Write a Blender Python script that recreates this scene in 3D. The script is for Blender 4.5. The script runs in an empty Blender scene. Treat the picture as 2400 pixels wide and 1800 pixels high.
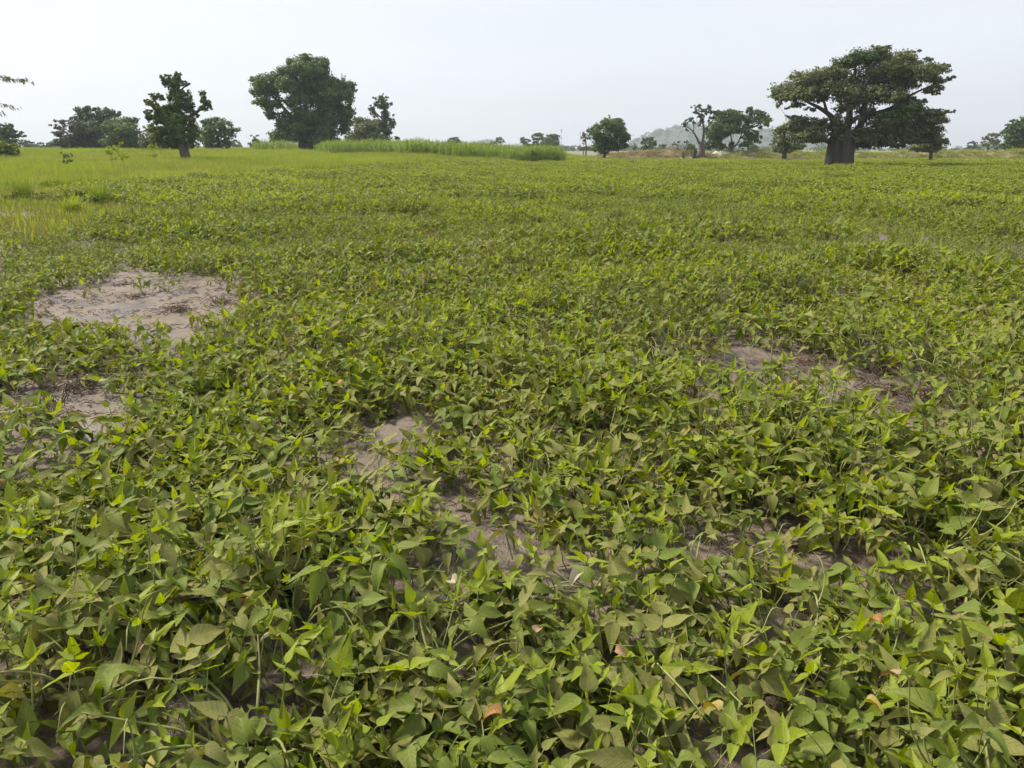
import bpy, math, random
import numpy as np
from mathutils import Matrix, Vector, Euler

# ------------------------------------------------------------------ camera, sky, sun, exposure
SC = bpy.context.scene
COL = SC.collection
CAM_H = 1.6
F1024 = 769.0
TANP = (384.0 - 148.5) / F1024
PITCH = math.atan(TANP)

cam_d = bpy.data.cameras.new("camera")
cam_d.sensor_width = 36.0
cam_d.lens = 36.0 * F1024 / 1024.0
cam_d.clip_start = 0.05
cam_d.clip_end = 20000
cam = bpy.data.objects.new("camera", cam_d)
cam.location = (0, 0, CAM_H)
cam.rotation_euler = (math.pi / 2 - PITCH, 0, 0)
COL.objects.link(cam)
SC.camera = cam

SUN_EL, SUN_AZ = math.radians(48), math.radians(-62)     # azimuth clockwise from +Y (view direction); negative = left
w = bpy.data.worlds.new("World")
SC.world = w
w.use_nodes = True
nt = w.node_tree
nt.nodes.clear()
out = nt.nodes.new("ShaderNodeOutputWorld")
bg = nt.nodes.new("ShaderNodeBackground")
sky = nt.nodes.new("ShaderNodeTexSky")
sky.sky_type = 'NISHITA'
sky.sun_disc = False
sky.sun_elevation = SUN_EL
sky.sun_rotation = SUN_AZ
sky.air_density = 1.0
sky.dust_density = 3.0
sky.ozone_density = 1.0
veil = nt.nodes.new("ShaderNodeMix")
veil.data_type = 'RGBA'
vtc = nt.nodes.new("ShaderNodeTexCoord"); vmp = nt.nodes.new("ShaderNodeMapping"); vno = nt.nodes.new("ShaderNodeTexNoise"); vmr = nt.nodes.new("ShaderNodeMapRange")
vmp.inputs["Scale"].default_value = (1.2, 1.2, 4.5)
vno.inputs["Scale"].default_value = 1.6; vno.inputs["Detail"].default_value = 4
vmr.inputs[1].default_value = .3; vmr.inputs[2].default_value = .7; vmr.inputs[3].default_value = .62; vmr.inputs[4].default_value = .86
nt.links.new(vtc.outputs["Generated"], vmp.inputs[0]); nt.links.new(vmp.outputs[0], vno.inputs[0]); nt.links.new(vno.outputs[0], vmr.inputs[0])
nt.links.new(vmr.outputs[0], veil.inputs[0])            # thin cloud veil over the blue, faintly uneven
veil.inputs[7].default_value = (6.05, 6.22, 6.7, 1)
nt.links.new(sky.outputs[0], veil.inputs[6])
nt.links.new(veil.outputs[2], bg.inputs[0])
bg.inputs[1].default_value = 0.10
nt.links.new(bg.outputs[0], out.inputs[0])

sun_d = bpy.data.lights.new("sun", 'SUN')
sun_d.energy = 4.2
sun_d.angle = math.radians(9)
sun_d.color = (1.0, 0.91, 0.74)
sun = bpy.data.objects.new("sun", sun_d)
sv = Vector((math.sin(SUN_AZ) * math.cos(SUN_EL), math.cos(SUN_AZ) * math.cos(SUN_EL), math.sin(SUN_EL)))
sun.rotation_euler = sv.to_track_quat('Z', 'Y').to_euler()
sun.location = (-20, 10, 30)
COL.objects.link(sun)

SC.view_settings.view_transform = 'Standard'
SC.view_settings.look = 'None'
SC.view_settings.exposure = 0.70
SC.view_settings.gamma = 1.0
SC.view_settings.use_curve_mapping = False
cy = SC.cycles
cy.max_bounces = 5
cy.diffuse_bounces = 2
cy.glossy_bounces = 2
cy.transmission_bounces = 3
cy.transparent_max_bounces = 6
cy.volume_bounces = 0
cy.use_denoising = True
cy.use_adaptive_sampling = True
cy.adaptive_threshold = .02
try:
    cy.denoiser = 'OPENIMAGEDENOISE'
    cy.denoising_prefilter = 'ACCURATE'
except Exception:
    pass

RNG = np.random.default_rng(7)
random.seed(7)

# ------------------------------------------------------------------ measuring helpers (photo pixels, 2400 wide -> places)
S24 = 1024.0 / 2400.0
D22 = 2400.0 / 2212.0
cP, sP = math.cos(PITCH), math.sin(PITCH)

def ray(u, v):
    xc = (u * S24 - 512) / F1024
    yc = (384 - v * S24) / F1024
    return np.array([xc, cP + yc * sP, -sP + yc * cP])

def at(u, v, Y):
    d = ray(u, v)
    return np.array([0, 0, CAM_H]) + d * (Y / d[1])

def ground_at(u, v, z=0.0):
    d = ray(u, v)
    t = (CAM_H - z) / -d[2]
    return np.array([d[0] * t, d[1] * t, z])

def project(p):
    x, y, z = p[0], p[1], p[2] - CAM_H
    dep = y * cP - z * sP
    up = y * sP + z * cP
    return ((512 + F1024 * x / dep) / S24, (384 - F1024 * up / dep) / S24, dep)

def sstep(a, b, x):
    t = np.clip((x - a) / (b - a), 0, 1)
    return t * t * (3 - 2 * t)

def vnoise(x, y, seed=0):
    xi, yi = np.floor(x), np.floor(y)
    fx, fy = x - xi, y - yi
    fx = fx * fx * (3 - 2 * fx); fy = fy * fy * (3 - 2 * fy)
    def h(a, b):
        s = np.sin(a * 127.1 + b * 311.7 + seed * 74.7) * 43758.5453
        return s - np.floor(s)
    return (h(xi, yi) * (1 - fx) + h(xi + 1, yi) * fx) * (1 - fy) + (h(xi, yi + 1) * (1 - fx) + h(xi + 1, yi + 1) * fx) * fy

def terrain(x, y):
    x = np.asarray(x, float); y = np.asarray(y, float)
    left = sstep(6, -16, x) * sstep(28, 112, y)
    return left * 1.05

def gz(x, y):
    x = np.asarray(x, float); y = np.asarray(y, float)
    near = 1 - sstep(14, 26, np.hypot(x, y))
    m = (vnoise(x * 1.6, y * 1.6, 1) - .5) * .07 + (vnoise(x * 5, y * 5, 2) - .5) * .03 + (vnoise(x * 14, y * 14, 3) - .5) * .012
    return terrain(x, y) + m * near

def in_poly(px, py, poly):
    c = False
    n = len(poly)
    j = n - 1
    for i in range(n):
        xi, yi = poly[i]; xj, yj = poly[j]
        if (yi > py) != (yj > py) and px < (xj - xi) * (py - yi) / (yj - yi) + xi:
            c = not c
        j = i
    return c

# ------------------------------------------------------------------ materials
def mat(name):
    m = bpy.data.materials.new(name)
    m.use_nodes = True
    t = m.node_tree
    t.nodes.clear()
    return m, t

def N(t, kind, **kw):
    n = t.nodes.new("ShaderNode" + kind)
    for k, v in kw.items():
        setattr(n, k, v)
    return n

def L(t, a, b):
    t.links.new(a, b)

def mixc(t, fac, a, b):
    n = N(t, "Mix", data_type='RGBA')
    for s, v in ((0, fac), (6, a), (7, b)):
        if hasattr(v, "links"):
            L(t, v, n.inputs[s])
        else:
            n.inputs[s].default_value = v if s == 0 else (*v, 1)
    return n.outputs[2]

def mth(t, op, a, b=None, c=None, clamp=False):
    n = N(t, "Math", operation=op, use_clamp=clamp)
    for i, v in enumerate((a, b, c)):
        if v is None:
            continue
        if hasattr(v, "links"):
            L(t, v, n.inputs[i])
        else:
            n.inputs[i].default_value = v
    return n.outputs[0]

def ramp(t, x, lo, hi):
    n = N(t, "MapRange")
    n.interpolation_type = 'SMOOTHSTEP'
    L(t, x, n.inputs[0])
    n.inputs[1].default_value = lo
    n.inputs[2].default_value = hi
    return n.outputs[0]

def noise(t, vec, scale, detail=3, rough=.55):
    n = N(t, "TexNoise")
    n.inputs["Scale"].default_value = scale
    n.inputs["Detail"].default_value = detail
    n.inputs["Roughness"].default_value = rough
    if vec is not None:
        L(t, vec, n.inputs["Vector"])
    return n.outputs[0]

def leaf_mat(name, a, b, under, dust, dustcol, transl=.30, rough=.44, veins=True, trans_col=None):
    """two-sided leaf: two tones by plant and leaf, pale underside, veins, dried mud film"""
    m, t = mat(name)
    o = N(t, "OutputMaterial")
    info = N(t, "ObjectInfo")
    geo = N(t, "NewGeometry")
    at_ = N(t, "Attribute", attribute_name="rnd")
    fr = mth(t, 'FRACT', mth(t, 'ADD', at_.outputs["Fac"], info.outputs["Random"]))
    field = noise(t, geo.outputs["Position"], .33, 0)
    f = mth(t, 'ADD', mth(t, 'MULTIPLY', fr, .65), mth(t, 'MULTIPLY', mth(t, 'SUBTRACT', field, .35), 1.2), clamp=True)
    c = mixc(t, f, a, b)
    if veins:
        uv = N(t, "UVMap")
        sx = N(t, "SeparateXYZ")
        L(t, uv.outputs[0], sx.inputs[0])
        au = mth(t, 'ABSOLUTE', mth(t, 'SUBTRACT', sx.outputs[0], .5))
        mid = mth(t, 'LESS_THAN', au, .022)
        side = mth(t, 'SINE', mth(t, 'MULTIPLY', mth(t, 'SUBTRACT', sx.outputs[1], mth(t, 'MULTIPLY', au, .55)), 44.0))
        side = ramp(t, side, .82, 1.0)
        vfac = mth(t, 'MAXIMUM', mth(t, 'MULTIPLY', mid, .6), mth(t, 'MULTIPLY', side, .24))
        c = mixc(t, vfac, c, tuple(min(1, x * 1.7 + .03) for x in b))
        vb = N(t, "Bump"); vb.inputs["Strength"].default_value = .55; vb.inputs["Distance"].default_value = .004
        L(t, mth(t, 'SUBTRACT', 1.0, mth(t, 'MAXIMUM', mid, side)), vb.inputs["Height"])
    if dust > 0:
        blot = noise(t, geo.outputs["Position"], 38, 1, .65)
        big = noise(t, geo.outputs["Position"], 2.2, 0)
        df = mth(t, 'MULTIPLY', ramp(t, mth(t, 'ADD', blot, mth(t, 'MULTIPLY', mth(t, 'SUBTRACT', big, .5), .6)), .33, .72), dust)
        df = mth(t, 'MULTIPLY', df, mth(t, 'ADD', .45, mth(t, 'MULTIPLY', fr, .9)), clamp=True)
        c = mixc(t, df, c, dustcol)
        sp_ = noise(t, geo.outputs["Position"], 95, 0)
        c = mixc(t, mth(t, 'MULTIPLY', ramp(t, sp_, .70, .75), .75), c, (.075, .050, .020))
    c = mixc(t, mth(t, 'MULTIPLY', geo.outputs["Backfacing"], .6), c, under)
    p = N(t, "BsdfPrincipled")
    L(t, c, p.inputs["Base Color"])
    if veins:
        L(t, vb.outputs[0], p.inputs["Normal"])
    p.inputs["Roughness"].default_value = rough
    p.inputs["Specular IOR Level"].default_value = .18
    tr = N(t, "BsdfTranslucent")
    hs = N(t, "HueSaturation")
    hs.inputs["Hue"].default_value = .494
    hs.inputs["Saturation"].default_value = 1.25
    hs.inputs["Value"].default_value = 1.3
    L(t, c, hs.inputs["Color"])
    L(t, hs.outputs[0], tr.inputs[0])
    mx = N(t, "MixShader")
    mx.inputs[0].default_value = transl
    L(t, p.outputs[0], mx.inputs[1])
    L(t, tr.outputs[0], mx.inputs[2])
    L(t, mx.outputs[0], o.inputs[0])
    return m

def plain_mat(name, a, b, scale=6, rough=.8, bump=.0, bscale=20, stretch=None, spec=.3):
    m, t = mat(name)
    o = N(t, "OutputMaterial")
    p = N(t, "BsdfPrincipled")
    tc = N(t, "TexCoord")
    vec = tc.outputs["Object"]
    if stretch:
        mp = N(t, "Mapping")
        mp.inputs["Scale"].default_value = stretch
        L(t, vec, mp.inputs[0])
        vec = mp.outputs[0]
    n1 = noise(t, vec, scale, 5, .65)
    L(t, mixc(t, ramp(t, n1, .3, .7), a, b), p.inputs["Base Color"])
    p.inputs["Roughness"].default_value = rough
    p.inputs["Specular IOR Level"].default_value = spec
    if bump:
        bp = N(t, "Bump")
        bp.inputs["Strength"].default_value = bump
        bp.inputs["Distance"].default_value = .05
        L(t, noise(t, vec, bscale, 4, .7), bp.inputs["Height"])
        L(t, bp.outputs[0], p.inputs["Normal"])
    L(t, p.outputs[0], o.inputs[0])
    return m

M = {}
DUST = (.285, .25, .125)
M['fresh'] = leaf_mat("young_leaf", (.178, .258, .010), (.288, .350, .016), (.25, .30, .04), .13, DUST, .38)
M['green'] = leaf_mat("green_leaf", (.062, .118, .009), (.148, .198, .014), (.16, .20, .04), .24, DUST, .30, .55)
M['dusty'] = leaf_mat("mud_filmed_leaf", (.100, .132, .018), (.170, .188, .030), (.22, .22, .07), .52, DUST, .25, .7)
M['yellow'] = leaf_mat("yellowing_leaf", (.32, .25, .035), (.40, .30, .04), (.35, .30, .1), .3, DUST, .3)
M['orange'] = leaf_mat("orange_withered_leaf", (.30, .12, .025), (.38, .19, .04), (.32, .2, .08), .4, (.25, .14, .07), .2)
M['brown'] = leaf_mat("brown_withered_leaf", (.24, .13, .065), (.36, .21, .11), (.38, .26, .16), .5, (.2, .13, .08), .15)
M['pale'] = leaf_mat("bleached_leaf", (.36, .33, .20), (.44, .37, .27), (.42, .38, .28), .4, (.32, .26, .19), .2)
M['stem'] = plain_mat("green_vine", (.16, .20, .05), (.25, .26, .10), 12, .6)
M['dead'] = plain_mat("dead_stem", (.075, .052, .038), (.16, .115, .085), 18, .85)
M['bark'] = plain_mat("grey_bark", (.060, .050, .042), (.145, .122, .10), 3.5, .95, .9, 9, (1, 1, .22))
M['baobark'] = plain_mat("baobab_bark", (.036, .031, .026), (.098, .084, .069), 2.0, .9, 1.0, 5, (1, 1, .16))

def crown_mat(name, a, b, transl=.25):
    return leaf_mat(name, a, b, tuple(x * 1.15 + .01 for x in b), 0, DUST, transl, .55, False)
M['c_dark'] = crown_mat("dark_foliage", (.028, .052, .024), (.085, .125, .048))
M['c_mid'] = crown_mat("green_foliage", (.034, .068, .024), (.110, .168, .050))
M['c_olive'] = crown_mat("olive_foliage", (.060, .078, .036), (.160, .178, .078))
M['c_light'] = crown_mat("yellow_green_foliage", (.070, .11, .022), (.16, .20, .035), .32)
M['c_grey'] = crown_mat("grey_foliage", (.062, .066, .045), (.10, .105, .07))
M['grass'] = leaf_mat("tall_grass", (.18, .230, .048), (.34, .385, .090), (.29, .33, .10), 0, DUST, .42, .6, False)
M['grass_g'] = leaf_mat("green_grass", (.12, .20, .030), (.29, .35, .060), (.26, .31, .08), 0, DUST, .42, .6, False)
M['grass_b'] = leaf_mat("brown_seeded_grass", (.17, .15, .06), (.26, .23, .09), (.25, .22, .11), 0, DUST, .25, .8, False)
M['maize'] = leaf_mat("maize_leaf", (.085, .165, .022), (.25, .325, .050), (.24, .30, .08), 0, DUST, .35, .5, False)
M['straw'] = leaf_mat("dry_straw", (.30, .24, .13), (.42, .35, .20), (.36, .30, .17), 0, DUST, .15, .85, False)

# ------------------------------------------------------------------ mesh helpers (everything is quads)
class Geo:
    def __init__(s):
        s.V, s.F, s.MI, s.UV, s.R, s.n = [], [], [], [], [], 0
    def add(s, V, F, mi=0, uv=None, r=None):
        V = np.asarray(V, float).reshape(-1, 3); F = np.asarray(F, int).reshape(-1, 4)
        s.V.append(V); s.F.append(F + s.n)
        s.MI.append(np.full(len(F), mi) if np.isscalar(mi) else np.asarray(mi))
        s.UV.append(np.zeros((len(V), 2)) if uv is None else uv)
        s.R.append(np.full(len(V), 0.5 if r is None else r) if (r is None or np.isscalar(r)) else np.asarray(r))
        s.n += len(V)
    def arrays(s):
        return (np.concatenate(s.V), np.concatenate(s.F), np.concatenate(s.MI), np.concatenate(s.UV), np.concatenate(s.R))
    def add_arrays(s, A, mtx=None, r=None):
        V, F, MI, UV, R = A
        if mtx is not None:
            V = V @ mtx[:3, :3].T + mtx[:3, 3]
        s.add(V, F, MI, UV, R if r is None else r)
    def mesh(s, name, mats, smooth=True):
        V, F, MI, UV, R = s.arrays()
        me = bpy.data.meshes.new(name)
        me.vertices.add(len(V)); me.vertices.foreach_set("co", V.astype(np.float32).ravel())
        me.loops.add(F.size); me.loops.foreach_set("vertex_index", F.astype(np.int32).ravel())
        me.polygons.add(len(F)); me.polygons.foreach_set("loop_start", np.arange(0, F.size, 4, dtype=np.int32))
        for m in mats:
            me.materials.append(m)
        me.polygons.foreach_set("material_index", MI.astype(np.int32))
        if smooth:
            me.polygons.foreach_set("use_smooth", np.ones(len(F), bool))
        ul = me.uv_layers.new(name="UVMap")
        ul.data.foreach_set("uv", UV[F.ravel()].astype(np.float32).ravel())
        at_ = me.attributes.new("rnd", 'FLOAT', 'POINT')
        at_.data.foreach_set("value", R.astype(np.float32))
        me.update(calc_edges=True)
        return me

def tube(P, R, sides=6, mi=0, g=None, lobes=None, r=None):
    P = np.asarray(P, float); R = np.asarray(R, float)
    n = len(P)
    V = np.zeros((n, sides, 3))
    ref = np.array([0.0, 1.0, 0.0])
    for i in range(n):
        d = P[min(i + 1, n - 1)] - P[max(i - 1, 0)]
        d = d / (np.linalg.norm(d) + 1e-9)
        a = np.cross(d, ref)
        if np.linalg.norm(a) < .15:
            a = np.cross(d, [1.0, 0, 0])
        a /= np.linalg.norm(a)
        b = np.cross(d, a)
        th = np.arange(sides) / sides * 2 * math.pi
        rr = np.full(sides, R[i])
        if lobes is not None:
            rr = rr * (1 + lobes[0] * np.cos(th * lobes[1] + 1.3) + lobes[0] * .6 * np.cos(th * (lobes[1] * 2 - 3) + i * .15))
        V[i] = P[i] + np.outer(np.cos(th) * rr, a) + np.outer(np.sin(th) * rr, b)
    F = []
    for i in range(n - 1):
        for k in range(sides):
            k2 = (k + 1) % sides
            F.append((i * sides + k, i * sides + k2, (i + 1) * sides + k2, (i + 1) * sides + k))
    if g is None:
        g = Geo()
    g.add(V.reshape(-1, 3), F, mi, None, r)
    return g

def smooth_path(P, R, sub=4):
    """Catmull-Rom through the points"""
    P = np.asarray(P, float); R = np.asarray(R, float)
    if len(P) < 3:
        ts = np.linspace(0, 1, sub + 1)[:, None]
        return P[0] * (1 - ts) + P[-1] * ts, np.interp(ts[:, 0], [0, 1], [R[0], R[-1]])
    Q = np.vstack([2 * P[0] - P[1], P, 2 * P[-1] - P[-2]])
    oP, oR = [], []
    for i in range(len(P) - 1):
        p0, p1, p2, p3 = Q[i:i + 4]
        for k in range(sub):
            s = k / sub
            oP.append(.5 * (2 * p1 + (p2 - p0) * s + (2 * p0 - 5 * p1 + 4 * p2 - p3) * s * s + (3 * p1 - p0 - 3 * p2 + p3) * s ** 3))
            oR.append(R[i] * (1 - s) + R[i + 1] * s)
    oP.append(P[-1]); oR.append(R[-1])
    return np.array(oP), np.array(oR)

def link(name, data, parent=None, loc=None):
    o = bpy.data.objects.new(name, data)
    COL.objects.link(o)
    if parent is not None:
        o.parent = parent
    if loc is not None:
        o.location = loc
    return o

def tag(o, label=None, cat=None, group=None, kind=None):
    if label: o["label"] = label
    if cat: o["category"] = cat
    if group: o["group"] = group
    if kind: o["kind"] = kind
    return o

def scatter(name, meshes, pts, rot, scl, idx, label=None, cat=None):
    """one stuff object: geometry nodes put one of the meshes on every point"""
    coll = bpy.data.collections.new(name + "_kinds")
    for i, me in enumerate(meshes):
        coll.objects.link(bpy.data.objects.new(f"{name}_kind_{i:02d}", me))
    me = bpy.data.meshes.new(name)
    n = len(pts)
    me.vertices.add(n); me.vertices.foreach_set("co", np.asarray(pts, np.float32).ravel())
    a = me.attributes.new("rot", 'FLOAT_VECTOR', 'POINT'); a.data.foreach_set("vector", np.asarray(rot, np.float32).ravel())
    a = me.attributes.new("scl", 'FLOAT', 'POINT'); a.data.foreach_set("value", np.asarray(scl, np.float32))
    a = me.attributes.new("idx", 'INT', 'POINT'); a.data.foreach_set("value", np.asarray(idx, np.int32))
    me.update()
    o = link(name, me)
    g = bpy.data.node_groups.new(name + "_nodes", 'GeometryNodeTree')
    g.interface.new_socket("Geometry", in_out='INPUT', socket_type='NodeSocketGeometry')
    g.interface.new_socket("Geometry", in_out='OUTPUT', socket_type='NodeSocketGeometry')
    gi = g.nodes.new("NodeGroupInput"); go = g.nodes.new("NodeGroupOutput")
    ci = g.nodes.new("GeometryNodeCollectionInfo")
    ci.inputs[0].default_value = coll
    ci.inputs["Separate Children"].default_value = True
    ci.inputs["Reset Children"].default_value = True
    ip = g.nodes.new("GeometryNodeInstanceOnPoints")
    ip.inputs["Pick Instance"].default_value = True
    def attr(nm, ty):
        x = g.nodes.new("GeometryNodeInputNamedAttribute"); x.data_type = ty; x.inputs[0].default_value = nm
        return x.outputs[0]
    er = g.nodes.new("FunctionNodeEulerToRotation")
    g.links.new(attr("rot", 'FLOAT_VECTOR'), er.inputs[0])
    g.links.new(er.outputs[0], ip.inputs["Rotation"])
    g.links.new(attr("scl", 'FLOAT'), ip.inputs["Scale"])
    g.links.new(attr("idx", 'INT'), ip.inputs["Instance Index"])
    g.links.new(gi.outputs[0], ip.inputs["Points"])
    g.links.new(ci.outputs[0], ip.inputs["Instance"])
    g.links.new(ip.outputs[0], go.inputs[0])
    md = o.modifiers.new("scatter", 'NODES')
    md.node_group = g
    tag(o, label, cat, None, 'stuff')
    return o

# ------------------------------------------------------------------ ground
def axis(lo, hi, step, far_lo, far_hi, grow=1.13):
    c = list(np.arange(lo, hi + 1e-6, step))
    s = step
    x = hi
    while x < far_hi:
        s *= grow; x += s; c.append(min(x, far_hi))
    s = step; x = lo
    pre = []
    while x > far_lo:
        s *= grow; x -= s; pre.append(max(x, far_lo))
    return np.array(pre[::-1] + c)
gx = axis(-6, 6, .055, -2600, 2600)
gy = axis(.6, 10, .055, -300, 2600)
X, Y = np.meshgrid(gx, gy)
V = np.stack([X, Y, gz(X, Y)], -1).reshape(-1, 3)
nx, ny = len(gx), len(gy)
ii = np.arange(nx * ny).reshape(ny, nx)
F = np.stack([ii[:-1, :-1], ii[:-1, 1:], ii[1:, 1:], ii[1:, :-1]], -1).reshape(-1, 4)

m, t = mat("field_mud")
o_ = N(t, "OutputMaterial"); p = N(t, "BsdfPrincipled"); geo = N(t, "NewGeometry")
pos = geo.outputs["Position"]
n1 = noise(t, pos, 1.3, 4, .6); n2 = noise(t, pos, 9, 6, .75); n3 = noise(t, pos, 70, 3, .6)
wet = ramp(t, mth(t, 'ADD', n1, mth(t, 'MULTIPLY', mth(t, 'SUBTRACT', n2, .5), .7)), .42, .62)
c = mixc(t, wet, (.170, .132, .101), (.088, .065, .049))
c = mixc(t, mth(t, 'MULTIPLY', ramp(t, n2, .50, .66), .8), c, (.055, .040, .031))
sx = N(t, "SeparateXYZ"); L(t, pos, sx.inputs[0])
far = ramp(t, mth(t, 'ADD', sx.outputs[1], mth(t, 'MULTIPLY', n1, 8)), 20, 75)
meadow = mixc(t, ramp(t, noise(t, pos, .02, 3), .35, .65), (.115, .14, .035), (.16, .15, .06))
c = mixc(t, far, c, meadow)
L(t, c, p.inputs["Base Color"])
rr = N(t, "MapRange"); L(t, wet, rr.inputs[0]); rr.inputs[3].default_value = .85; rr.inputs[4].default_value = .30
L(t, rr.outputs[0], p.inputs["Roughness"])
bp = N(t, "Bump"); bp.inputs["Strength"].default_value = 1.0; bp.inputs["Distance"].default_value = .02
L(t, mth(t, 'ADD', n2, mth(t, 'MULTIPLY', n3, .35)), bp.inputs["Height"]); L(t, bp.outputs[0], p.inputs["Normal"])
L(t, p.outputs[0], o_.inputs[0])
M['mud'] = m
g = Geo(); g.add(V, F)
tag(link("ground", g.mesh("ground", [M['mud']])), "brown muddy ground of the open fields", None, None, 'structure')

# ------------------------------------------------------------------ cowpea leaves
LT = {5: ([0, .05, .15, .30, .52, .78, 1], [.12, .66, 1, .96, .66, .28, .015]),
      3: ([0, .18, .55, 1], [.3, 1, .62, .03]),
      2: ([0, .35, 1], [.3, 1, .05])}
ACROSS = {5: [-1, -.5, 0, .5, 1], 3: [-1, 0, 1], 2: [-1, 1]}

def leaflet(g, base, az, pitch, roll, Ln, W, fold, curl, wave, lod, mi, r, rng, asym=0.0):
    ts, ws = LT[lod]
    ac = ACROSS[lod]
    V, UV = [], []
    x = z = 0.0; ang = 0.0; pt = 0.0
    ph = rng.uniform(0, 6)
    for t_, w_ in zip(ts, ws):
        dt = t_ - pt; pt = t_
        ang = curl * t_
        x += math.cos(ang) * dt * Ln; z += math.sin(ang) * dt * Ln
        for a in ac:
            y = a * w_ * W * (1 + asym * a)
            zz = fold * abs(y) + wave * Ln * math.sin(t_ * 9 + ph + a * 1.5) * abs(a)
            V.append((x - math.sin(ang) * zz, y * (1 - .25 * fold * fold), z + math.cos(ang) * zz))
            UV.append((.5 + .5 * a * w_, t_))
    na = len(ac); F = []
    for i in range(len(ts) - 1):
        for k in range(na - 1):
            F.append((i * na + k, (i + 1) * na + k, (i + 1) * na + k + 1, i * na + k + 1))
    Mx = np.array(Matrix.Rotation(az, 3, 'Z') @ Matrix.Rotation(-pitch, 3, 'Y') @ Matrix.Rotation(roll, 3, 'X'))
    g.add(np.array(V) @ Mx.T + np.asarray(base), np.array(F)[:, ::-1], mi, np.array(UV), r)

MATS = ['fresh', 'green', 'dusty', 'yellow', 'stem']
MATL = [M[k] for k in MATS]
PET = {}

def make_leaf(kind, lod, rng, local=False):
    """trifoliate leaf: petiole up from the origin, three leaflets at its end"""
    g = Geo()
    mi = 0 if local else MATS.index(kind)
    ms = 1 if local else 4
    if kind == 'fresh':
        Ln = rng.uniform(.055, .090); lp = rng.uniform(.07, .13)
    elif kind == 'yellow':
        Ln = rng.uniform(.07, .095); lp = rng.uniform(.05, .09)
    else:
        Ln = rng.uniform(.070, .118); lp = rng.uniform(.06, .12)
    W = Ln * rng.uniform(.18, .29)
    lean = rng.uniform(.2, .8)
    E = np.array([lp * math.sin(lean), 0, lp * math.cos(lean)])
    T = E + np.array([math.sin(lean + .4), 0, math.cos(lean + .4)]) * Ln * .22
    if lod == 5:
        P, R = smooth_path([(0, 0, 0), E * .5 + [(.006), 0, .004], E, T], [.0022, .002, .0018, .0013], 2)
        tube(P, R, 4, ms, g)
    elif lod == 3:
        tube([(0, 0, 0), E, T], [.0025, .002, .0015], 3, ms, g)
    r = rng.uniform()
    def pr(top):
        if kind == 'fresh':
            return rng.uniform(math.radians(15), math.radians(80)) if top else rng.uniform(math.radians(-20), math.radians(55))
        if kind == 'green':
            return rng.uniform(math.radians(-45), math.radians(55))
        return rng.uniform(math.radians(-60), math.radians(50))
    fold = rng.uniform(.12, .55)
    for k, az0 in enumerate((0, 1.55, -1.55)):
        az = az0 + rng.uniform(-.35, .35)
        b = T if k == 0 else E
        sc = 1.0 if k == 0 else rng.uniform(.78, .95)
        leaflet(g, b, az, pr(k == 0), rng.uniform(-.6, .6), Ln * sc, W * sc, fold * rng.uniform(.6, 1.3),
                rng.uniform(-1.3, .4) if kind != 'fresh' else rng.uniform(-.6, .3), rng.uniform(.0, .05), lod, mi, r + rng.uniform(-.05, .05), rng, 0 if k == 0 else .22 * (1 if az0 > 0 else -1))
    return g

rl = np.random.default_rng(11)
NV = {'fresh': 16, 'green': 14, 'dusty': 18, 'yellow': 4}
LEAF_HI, LEAF_ARR = {}, {3: {}, 2: {}}
for k, n in NV.items():
    LEAF_HI[k] = [make_leaf(k, 5, rl, True).mesh(f"leaf_{k}", [M[k], M['stem']]) for _ in range(n)]
    for lod in (3, 2):
        LEAF_ARR[lod][k] = [make_leaf(k, lod, rl).arrays() for _ in range(n)]

def plant_leaves(rng, n, R, H, pf, gs=.58):
    """where the leaves of one plant sit: kind, location, azimuth, tilt, scale"""
    out_ = []
    for i in range(n):
        r = R * math.sqrt(rng.uniform()); th = rng.uniform(0, 2 * math.pi)
        top = rng.uniform() < .56
        zc = H * (1 - .42 * (r / R) ** 2) * (rng.uniform(.86, 1.12) if top else rng.uniform(.30, .85))
        z = max(.0, zc - .11)
        u = rng.uniform()
        if top:
            k = 'fresh' if u < pf else ('green' if u < pf + (1 - pf) * gs else 'dusty')
        else:
            k = 'dusty' if u < 1.15 - gs * .9 else ('green' if u < .975 else 'yellow')
        out_.append((k, (r * math.cos(th), r * math.sin(th), z), th + rng.normal(0, .7), rng.normal(0, .2, 2), rng.uniform(.68, 1.25)))
    for i in range(rng.integers(0, 4)):
        r = R * .8 * math.sqrt(rng.uniform()); th = rng.uniform(0, 2 * math.pi)
        out_.append(('fresh', (r * math.cos(th), r * math.sin(th), H - .05 + rng.uniform(0, .07)), th, rng.normal(0, .2, 2), rng.uniform(.5, .75)))
    return out_

def leaf_matrix(loc, az, tilt, sc):
    m_ = Matrix.Translation(loc) @ Euler((tilt[0], tilt[1], az)).to_matrix().to_4x4() @ Matrix.Scale(sc, 4)
    return np.array(m_)

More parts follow.
